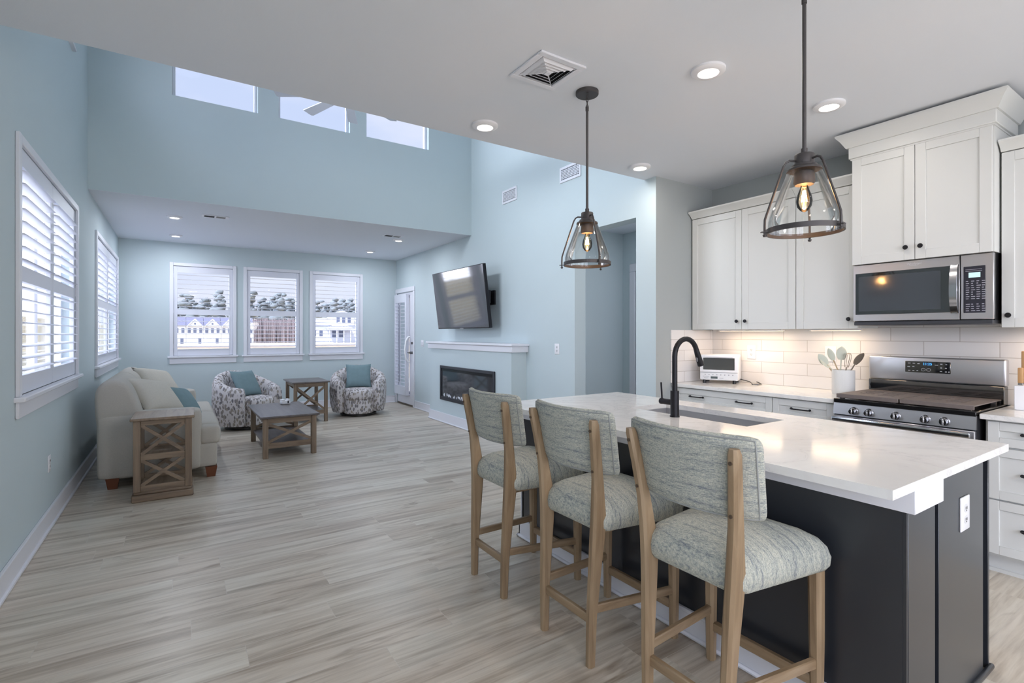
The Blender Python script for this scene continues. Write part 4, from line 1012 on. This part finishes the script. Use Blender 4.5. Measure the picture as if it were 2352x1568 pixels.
base_cab('white three-drawer base cabinet right of the range', .16, .945, [(.165, .935, .735, .876, (.72,)), (.165, .935, .432, .728, (.72,)), (.165, .935, .118, .426, (.72,))])
k = M(); k.box(3.872, XK-.011, 1.742, YS-.011, .884, .914, .002); tag(k.build('countertop', QUARTZ), 'white quartz counter under the toaster oven, left of the range', 'countertop')
k = M(); k.box(3.872, XK-.011, -.6, .962, .884, .914, .002); tag(k.build('countertop', QUARTZ), 'white quartz counter under the knife block, right of the range', 'countertop')

# ------------------------------------------------------------------ range
RY0, RY1 = .971, 1.735
t = thing('gas_range', 'stainless steel gas range with five front knobs and lit clock', 'range', (4.15, 1.353, 0))
k = M(); k.box(3.87, 4.48, RY0, RY1, .03, .905); k.build('body', mat('range_side', rgb(60, 60, 64), .4, .4), t, True)
k = M(); k.prism([(3.848, .818), (3.872, .818), (3.872, .897), (3.858, .897)], 'y', RY0, RY1); cp = k.build('control_panel', STEEL, t, True)
for y in (1.607, 1.515, 1.363, 1.209, 1.115):
    k = M(); x = 3.850; k.cyl((x, y, .850), (x-.010, y, .849), .027, .024, 24); k.cyl((x-.010, y, .849), (x-.034, y, .846), .021, .018, 24); k.box(x-.038, x-.012, y-.005, y+.005, .828, .868, .003)
    o = k.build('knob', STEEL2, t, True); o.parent = cp
k = M(); k.box(3.846, 3.875, RY0+.004, RY1-.004, .16, .810, .004); dr = k.build('oven_door', STEEL, t, True)
k = M(); k.box(3.842, 3.847, RY0+.10, RY1-.10, .30, .62); o = k.build('oven_window', BGLASS, t, True); o.parent = dr
k = M(); k.box(3.79, 3.815, RY0+.012, RY1-.012, .774, .806, .008, 2); k.box(3.81, 3.85, RY0+.03, RY0+.06, .777, .803); k.box(3.81, 3.85, RY1-.06, RY1-.03, .777, .803); o = k.build('oven_handle', STEEL2, t, True); o.parent = dr
k = M(); k.box(3.852, 4.40, RY0, RY1, .895, .925, .004); k.build('cooktop', BENAM, t, True)
k = M()
for y, x, r in ((1.60, 4.0, .04), (1.60, 4.26, .035), (1.353, 4.13, .05), (1.10, 4.0, .045), (1.10, 4.26, .03)): k.lathe([(r, 0), (r, .008), (r*.8, .012), (.001, .012)], (x, y, .925), 20)
k.build('burner', BENAM, t, True)
def slotted(k, x0, x1, y0, y1, z0, z1, slots): slab(k, x0, x1, y0, y1, z0, z1, slots)
for a, b in ((RY0+.012, 1.349), (1.357, RY1-.012)):
    k = M(); m_ = (a+b)/2; sl = []
    for i in range(4):
        x = 4.0+.075*i; sl.append((x, x+.034, m_-.11, m_-.01)); sl.append((x+.038, x+.070, m_+.02, m_+.11))
    slab(k, 3.868, 4.385, a, b, .950, .956, sl)
    for x in (3.89, 4.36):
        for y in (a+.03, b-.03): k.box(x-.012, x+.012, y-.012, y+.012, .9255, .950)
    k.box(3.866, 3.874, a, b, .930, .958, .002)
    k.build('grate', IRON, t, True)
k = M(); k.box(4.40, 4.486, RY0+.002, RY1-.002, .905, 1.036, .003); k.box(4.396, 4.402, RY0+.01, RY1-.01, .985, 1.0); k.build('rear_vent', BGLASS, t, True)
k = M(); k.box(4.415, 4.488, RY0-.004, RY1+.004, 1.036, 1.21, .012, 3); bgp = k.build('backguard', STEEL, t, True)
k = M(); k.box(4.411, 4.416, 1.245, 1.505, 1.100, 1.180, .003); dp = k.build('display', BGLASS, t, True); dp.parent = bgp
RW = (R(90), 0, -PI/2)
def wtext(name, body, size, m, root, par, x, y, z):
    o = text(name, body, size, m, root, (x-root.location.x, y-root.location.y, z-root.location.z), RW); o.parent = par; return o
BLUE = mat('blue_clock_digits', rgb(60, 150, 240), .5, emit=rgb(70, 160, 250), es=1.6)
MARK = mat('pale_control_marks', rgb(176, 178, 184), .5)
wtext('clock_digits', '11:25', .024, BLUE, t, dp, 4.4098, 1.373, 1.162)
k = M()
for y, z, w_, h in ((1.48, 1.165, .016, .005), (1.452, 1.165, .014, .005), (1.425, 1.163, .014, .006), (1.482, 1.14, .016, .005), (1.455, 1.142, .012, .004), (1.48, 1.113, .014, .004), (1.455, 1.112, .012, .005), (1.432, 1.113, .010, .004), (1.322, 1.157, .018, .004), (1.295, 1.165, .012, .006), (1.268, 1.164, .009, .005), (1.296, 1.139, .010, .006), (1.270, 1.138, .010, .006), (1.297, 1.115, .012, .004), (1.27, 1.113, .010, .006), (1.254, 1.113, .008, .006)): k.box(4.4102, 4.4115, y-w_/2, y+w_/2, z-h/2, z+h/2)
for y in (1.397, 1.366): k.tube([(4.411, y+.012*math.cos(a*PI/8), 1.122+.010*math.sin(a*PI/8)) for a in range(16)], .0012, 5, True)
o = k.build('control_lettering', MARK, t, True); o.parent = dp

# ------------------------------------------------------------------ microwave
MX, MY0, MY1, MZ0, MZ1 = 4.08, .948, 1.706, 1.448, 1.866
t = thing('microwave', 'stainless over-range microwave with black control panel below the white cabinet', 'microwave', (4.29, 1.327, MZ0))
k = M(); k.box(MX+.03, XK-.012, MY0, MY1, MZ0+.012, MZ1); k.build('housing', BENAM, t, True)
k = M(); k.box(MX+.005, XK-.05, MY0+.004, MY1-.004, MZ0-.012, MZ0+.014, .003); k.build('vent_base', mat('mw_vent', rgb(70, 72, 78), .4, .5), t, True)
k = M(); k.box(MX, MX+.03, 1.107, MY1, MZ0+.018, MZ1, .003); dd = k.build('door', STEEL, t, True)
k = M(); k.box(MX-.0035, MX+.001, 1.118, 1.690, 1.512, 1.806, .002); o = k.build('window_glass', BGLASS, t, True); o.parent = dd
k = M(); k.box(MX-.0042, MX-.003, 1.20, 1.668, 1.535, 1.782); o = k.build('window_screen', mat('mw_mesh_screen', rgb(66, 70, 76), .08, coat=1), t, True); o.parent = dd
k = M(); n = 12; rr = []
for i in range(n+1):
    s = i/n; z = 1.505+.305*s; x = MX-.012-.034*math.sin(PI*s)**.7
    rr.append([(x+a, 1.128+b, z) for a, b in ((-.006, -.018), (-.006, .018), (.006, .018), (.006, -.018))])
k.loft(rr); k.box(MX-.02, MX, 1.115, 1.141, 1.506, 1.52); k.box(MX-.02, MX, 1.115, 1.141, 1.795, 1.809); o = k.build('handle', STEEL2, t, True); o.parent = dd
k = M(); k.box(MX, MX+.03, MY0, 1.103, MZ0+.018, MZ1, .003); pn = k.build('control_panel', STEEL, t, True)
k = M(); k.box(MX-.003, MX+.001, .985, 1.088, 1.505, 1.792, .004); kp = k.build('keypad', mat('mw_keypad', rgb(44, 44, 54), .25), t, True); kp.parent = pn
k = M(); k.box(MX-.0036, MX-.0028, 1.008, 1.063, 1.722, 1.753); o = k.build('lit_display', mat('mw_display', rgb(190, 222, 222), .4, emit=rgb(170, 210, 212), es=.5), t, True); o.parent = pn
k = M(); random.seed(3)
for i in range(13):
    for j in range(4):
        z = 1.70-.0135*i-(.02 if i > 8 else 0); y = 1.076-.025*j; w_ = random.uniform(.008, .02); k.box(MX-.0038, MX-.0028, y-w_, y, z-.002, z+.002)
for z in (1.772, 1.762): k.box(MX-.0038, MX-.0028, 1.0, 1.078, z-.001, z+.001)
o = k.build('keypad_lettering', mat('mw_marks', rgb(170, 170, 182), .5), t, True); o.parent = pn
LOGO = mat('logo_grey', rgb(214, 216, 222), .4)
wtext('logo', 'Whirlpool', .019, LOGO, t, dd, MX-.0006, 1.342, 1.842)
k = M(); k.tube([(MX-.0005, 1.342+.026*math.cos(a*PI/10), 1.838+.010*math.sin(a*PI/10)) for a in range(9, 23)], .0009, 5); o = k.build('logo_swoosh', LOGO, t, True); o.parent = dd

# ------------------------------------------------------------------ toaster oven
t = thing('toaster_oven', 'small white toaster oven on the counter in the corner', 'toaster oven', (4.295, 2.925, .914), R(27))
k = M(); k.box(-.12, .12, -.168, .168, .028, .268, .018, 3); bd = k.build('body', mat('cream_white_plastic', rgb(228, 228, 230), .3), t)
k = M(); k.box(-.138, -.122, -.164, .164, .105, .262, .006, 2); d = k.build('door', PLAST, t)
k = M(); k.box(-.1405, -.137, -.136, .136, .128, .238, .003); o = k.build('door_window', mat('toaster_glass', rgb(70, 72, 72), .06, spec=.8), d)
k = M(); k.box(-.155, -.136, -.12, .12, .243, .255, .004, 2); o = k.build('door_handle', PLAST, d)
k = M(); k.box(-.134, -.12, -.164, .164, .034, .1, .004); f = k.build('control_strip', mat('toaster_strip', rgb(218, 219, 222), .35), t)
k = M()
for i in range(8): y = -.12+.034*i; k.cyl((-.134, y, .082), (-.136, y, .082), .005, n=10)
k.build('buttons', mat('toaster_marks', rgb(150, 152, 158), .5), f)
k = M(); k.box(-.1355, -.133, .01, .07, .045, .066, .001); k.build('display', mat('toaster_display', rgb(84, 94, 96), .3), f)
k = M(); k.box(-.1352, -.1335, .085, .14, .064, .068); k.box(-.1352, -.1335, -.04, -.005, .05, .054); k.box(-.1352, -.1335, .09, .13, .05, .053); k.build('print_marks', mat('toaster_marks', rgb(150, 152, 158), .5), f)
for y in (-.13, .13):
    for x in (-.1, .1):
        k = M(); k.cyl((x, y, 0), (x, y, .032), .016, n=14); k.build('foot', BENAM, t)
k = M(); k.tube([(4.46, 2.86, .95), (4.44, 2.72, .93), (4.38, 2.66, .919), (4.31, 2.62, .919), (4.34, 2.58, .919), (4.43, 2.6, .919), (4.485, 2.68, .93)], .004, 6); tag(k.build('power_cord', BENAM), 'thin dark power cord lying behind the toaster oven', 'cord')

# ------------------------------------------------------------------ crock and utensils
UX, UY = 4.27, 1.853
t = thing('utensil_crock', 'white woven-pattern crock of kitchen utensils beside the range', 'crock', (UX, UY, .914))
CRK = mat('white_woven_ceramic', rgb(220, 220, 218), .5)
cm = CRK.node_tree; cb = cm.nodes['Principled BSDF']
tcx = cm.nodes.new('ShaderNodeTexCoord'); wv = cm.nodes.new('ShaderNodeTexChecker'); wv.inputs['Scale'].default_value = 110; cm.links.new(tcx.outputs['Object'], wv.inputs[0]); bumpn(cm, cb, wv.outputs['Fac'], .5, .003)
k = M(); k.lathe([(.001, 0), (.072, 0), (.076, .006), (.077, .18), (.075, .186), (.071, .186), (.070, .012), (.001, .012)], n=40); k.build('pot', CRK, t)
WOODU = wood('utensil_wood', 'z', rgb(150, 128, 100), rgb(178, 156, 126), rgb(198, 178, 150), .5)
SAGE = mat('sage_silicone', rgb(196, 200, 186), .6); GREYU = mat('grey_steel_utensil', rgb(150, 140, 128), .35, .6)
def utensil(name, label, p0, p1, m, head, hm, rr=.005):
    t = thing(name, label, 'kitchen utensil', (UX, UY, .93), 0, 'utensils in the white crock')
    k = M(); k.tube([p0, tuple((a+b)/2 for a, b in zip(p0, p1)), p1], rr, 8); k.build('handle', m, t)
    k = M(); head(k, Vector(p1), (Vector(p1)-Vector(p0)).normalized()); k.build('head', hm, t)
def leaf_head(w_, ln, side, th=.006, curve=0):
    def f(k, p, d):
        s = Vector(side); s = (s-d*s.dot(d)).normalized(); n_ = d.cross(s); rings = []
        for i in range(11):
            u = i/10; hw = w_*max(.06, math.sin(PI*min(1, .10+.9*u))**.6)*(1 if u < .95 else .6); c = p+d*ln*u+n_*curve*u*u
            rings.append([c+s*hw*math.cos(a*PI/6)+n_*th*.5*math.sin(a*PI/6) for a in range(12)])
        k.loft(rings)
    return f
utensil('spatula', 'sage spatula leaning far left out of the white crock', (.03, -.02, .0), (-.04, .10, .205), WOODU, leaf_head(.03, .10, (-.55, .84, 0)), SAGE)
utensil('wooden_spoon', 'upright pale spoon with a narrow blade in the white crock, second from its left', (.02, -.02, .0), (-.01, .065, .24), WOODU, leaf_head(.024, .10, (-.2, .84, 0)), SAGE)
utensil('serving_spoon', 'round-headed sage spoon standing tallest in the white crock', (-.02, .02, .0), (.01, .02, .245), SAGE, leaf_head(.036, .105, (-.55, .84, 0)), SAGE)
utensil('slotted_turner', 'pale turner leaning low over the left rim of the white crock', (.04, -.03, .05), (-.03, .085, .185), SAGE, leaf_head(.036, .09, (-.7, .5, .5)), SAGE)
def whisk(k, p, d):
    a = d.orthogonal().normalized(); b = d.cross(a)
    for i in range(4):
        s = a*math.cos(i*PI/4)+b*math.sin(i*PI/4); pts = []
        for j in range(15):
            u = j/14*PI; pts.append(p+d*(.11*math.sin(u)**.75)+s*(.036*math.cos(u)*(.35+.65*math.sin(u)))); 
        k.tube(pts, .002, 5)
utensil('whisk', 'wire balloon whisk in the middle of the white crock', (0, .01, .0), (.005, -.02, .19), GREYU, whisk, GREYU)
utensil('slotted_spoon', 'grey slotted spoon leaning right out of the white crock over the range', (0, .03, .02), (.01, -.075, .215), GREYU, leaf_head(.024, .11, (-.6, .7, .35), .006, .03), GREYU)

# ------------------------------------------------------------------ knife block
t = thing('knife_block', 'white knife block cut by the picture edge on the right counter', 'knife block', (4.30, .835, .914))
k = M(); k.box(-.06, .06, -.06, .06, 0, .15, .004); k.build('block', PLAST, t)
KH = wood('knife_handle_wood', 'z', rgb(168, 126, 84), rgb(192, 150, 104), rgb(206, 168, 124), .45)
for x, y, z, h, lb in ((-.035, .035, .151, .105, 'short wooden knife handle at the front left of the knife block'), (.02, .03, .151, .205, 'tall wooden knife handle rising behind the short one in the knife block'), (-.03, -.01, .151, .11, 'short wooden knife handle at the picture edge in the knife block')):
    kt = thing('kitchen_knife', lb, 'knife', (4.30+x, .835+y, .914+z), 0, 'knives in the white block')
    k = M(); k.box(-.009, .009, -.012, .012, .012, h, .004, 2); k.build('handle', KH, kt)
    k = M(); k.box(-.008, .008, -.011, .011, 0, .012, .001); k.build('bolster', STEEL2, kt)

# ================================================================== OUTSIDE
SAND = mat('dry_straw_field', rgb(190, 172, 138), .95, noise=.12, nscale=.4)
k = M(); k.box(-160, 220, YF+4, 420, -3.0, -2.7); struct(k.build('ground_field', SAND), 'dry sandy field beyond the end wall windows', 'field')
k = M(); k.box(-14, XL-.16, -8, 70, -.5, -.3); k.box(XL-.16, 12, YF+.16, YF+4.2, -.5, -.3); k.box(-14, 14, -30, YB-.02, -.5, -.13); struct(k.build('ground_yard', mat('pale_yard', rgb(214, 208, 194), .95, noise=.08, nscale=2)), 'strip of yard around the house', 'ground')
k = M(); k.box(-160, 220, 165, 205, -2.71, -2.0); struct(k.build('ground_road', mat('grey_earth', rgb(150, 142, 140), .95, noise=.1, nscale=.2)), 'grey strip of bare earth in front of the distant houses', 'ground')
k = M(); k.box(XR+.17, 9, 5.3, 16, -.25, -.1); struct(k.build('ground_bounce_slab', mat('pale_bounce_slab', rgb(220, 218, 212), .9, noise=.05, nscale=3)), 'pale slab added outside the glazed door to bounce light onto its louvers', 'terrace')  # slab added as a reflector for the undersides of the door louvers
VIN = mat('cream_vinyl', rgb(236, 232, 214), .5)
t = thing('privacy_fence', 'cream vinyl privacy fence outside the side wall windows', 'fence', (-4.5, 25, -.3))
k = M()
for i in range(140): y = -20+.33*i; k.box(-.02, .02, y-.16, y+.16, .1, 2.2, .01)
k.build('boards', VIN, t)
k = M(); k.box(-.04, .04, -20.2, 26.2, 2.2, 2.28); k.box(-.04, .04, -20.2, 26.2, .05, .14); k.build('rails', VIN, t)
for i in range(12):
    k = M(); y = -20+3.9*i; k.box(-.07, .07, y-.07, y+.07, 0, 2.36, .01); k.build('post', VIN, t)
# townhouses
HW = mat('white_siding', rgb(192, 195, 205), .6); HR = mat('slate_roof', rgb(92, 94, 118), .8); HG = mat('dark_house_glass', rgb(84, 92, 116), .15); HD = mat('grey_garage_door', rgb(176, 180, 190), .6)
def townhouse(x, y, w_, label, gable=True):
    t = thing('townhouse', label, 'house', (x, y, -2.7), 0, 'row of white townhouses beyond the field')
    k = M(); k.box(-w_/2, w_/2, 0, 10, 0, 7.2); k.build('wall', HW, t)
    k = M(); k.prism([(-.6, 7.1), (5, 10.7), (10.6, 7.1)], 'x', -w_/2, w_/2); k.build('roof', HR, t)
    if gable:
        k = M(); k.prism([(-2.4, 7.0), (0, 9.6), (2.4, 7.0)], 'y', -.9, 4); g = k.build('gable', HW, t)
        k = M(); k.bar((-2.75, -1.0, 6.75), (0, -1.0, 9.8), .5, .25, (0, 0, 1)); k.bar((2.75, -1.0, 6.75), (0, -1.0, 9.8), .5, .25, (0, 0, 1)); k.build('gable_trim', HW, g)
        k = M(); k.box(-.3, .3, -.95, -.9, 7.6, 8.3); k.build('gable_vent', HG, g)
    for i in range(3):
        k = M(); xx = -w_/3+i*w_/3; k.box(xx-.5, xx+.5, -.06, 0, 4.4, 6.2); k.build('window', HG, t)
    k = M(); k.box(-w_/2+.6, .2, -.06, 0, .2, 2.5); k.build('garage_door', HD, t)
    k = M(); k.box(1.1, 2.1, -.06, 0, .2, 2.4); k.build('front_door', HG, t)
for i, x in enumerate((-14.2, -8.4, -2.6, 3.2, 9.0, 14.8, 20.6)):
    townhouse(x+2, 230, 5.7, ('white slate-roofed townhouse, number %s of the row behind the field' % ('one', 'two', 'three with no gable', 'four', 'five', 'six', 'seven')[i]), i != 2)
# house with porch
t = thing('porch_house', 'large white house with a columned porch, seen through the window nearest the glazed door', 'house', (51, 200, -2.7))
k = M(); k.box(-10, 8, 0, 14, 0, 7.6); k.box(-2, 6.5, -.5, 8, 7, 11.2); k.build('wall', HW, t)
k = M(); k.prism([(-.8, 7.5), (7, 10.4), (14.8, 7.5)], 'x', -10.5, 8.5); k.prism([(-2.6, 11), (2.2, 13.0), (7.1, 11)], 'y', -1, 9); k.build('roof', mat('grey_roof', rgb(158, 160, 176), .8), t)
k = M(); k.prism([(-4.4, 6.2), (.3, 8.6), (5.0, 6.2)], 'y', -4, 0); k.box(-4, 4.6, -3.8, 0, 5.6, 6.3); k.build('porch_roof', HW, t)
for x in (-3.6, -1.0, 1.6, 4.2):
    k = M(); k.cyl((x, -3.5, 0), (x, -3.5, 5.7), .22, n=10); k.build('porch_column', HW, t)
for x in (-1, 1.6): k = M(); k.box(x-.9, x+.9, -.07, 0, 2.6, 5.4); k.build('window', HG, t)
for x in (.2, 2.3, 4.4): k = M(); k.box(x-.6, x+.6, -.57, -.5, 8.4, 10.4); k.build('window', HG, t)
for x in (-8.4, -6): k = M(); k.box(x-.6, x+.6, -.07, 0, 3.2, 5.4); k.build('window', HG, t)
# bare woodland and tree line
random.seed(11)
k = M()
for i in range(150):
    x = random.uniform(27, 52); y = random.uniform(238, 262); h = random.uniform(9.5, 11.3); k.cyl((x, y, -2.7), (x+random.uniform(-.4, .4), y, -2.7+h), .32, .12, 5)
k.box(26.5, 54, 262, 264, -2.7, 8.0)
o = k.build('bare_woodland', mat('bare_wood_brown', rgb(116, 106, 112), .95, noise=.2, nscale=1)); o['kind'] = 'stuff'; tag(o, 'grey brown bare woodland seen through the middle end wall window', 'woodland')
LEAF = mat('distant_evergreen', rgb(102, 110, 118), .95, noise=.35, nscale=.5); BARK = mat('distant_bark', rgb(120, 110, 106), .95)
def crown_mesh(seed):
    random.seed(seed); k = M()
    for i in range(22):
        a, r, z = random.uniform(0, 2*PI), random.uniform(0, 2.4), random.uniform(9, 25); rr = random.uniform(1.5, 2.7)*(1-(z-9)/34)
        m = bmesh.new(); bmesh.ops.create_icosphere(m, subdivisions=2, radius=rr)
        for q in m.verts: q.co = Vector((q.co.x*1.35, q.co.y*1.2, q.co.z*.8))*random.uniform(.75, 1.25)+Vector((r*math.cos(a), r*math.sin(a), z))
        k.bm(m)
    return k
protos = []
for s in range(4):
    t = thing('evergreen_tree', 'grey green tall tree in the distant tree line above the field', 'tree', (0, 330, -2.7), 0, 'tree line beyond the field')
    crown_mesh(s+5).build('crown', LEAF, t, sharp=180)
    k = M(); k.cyl((0, 0, 0), (0, 0, 24), .45, .15, 8); k.build('trunk', BARK, t)
    protos.append(t)
random.seed(5); n = 0
for i in range(70):
    x = -26+2.05*i+random.uniform(-.3, .3); y = 300+13*(i*2 % 7)
    o = protos[i % 4] if i < 4 else copy_tree(protos[i % 4])
    o.location = (x, y, -2.7); o.rotation_euler = (0, 0, random.uniform(0, 6)); s = random.uniform(.9, 1.05); o.scale = (s, s, s*random.uniform(.9, 1.08))
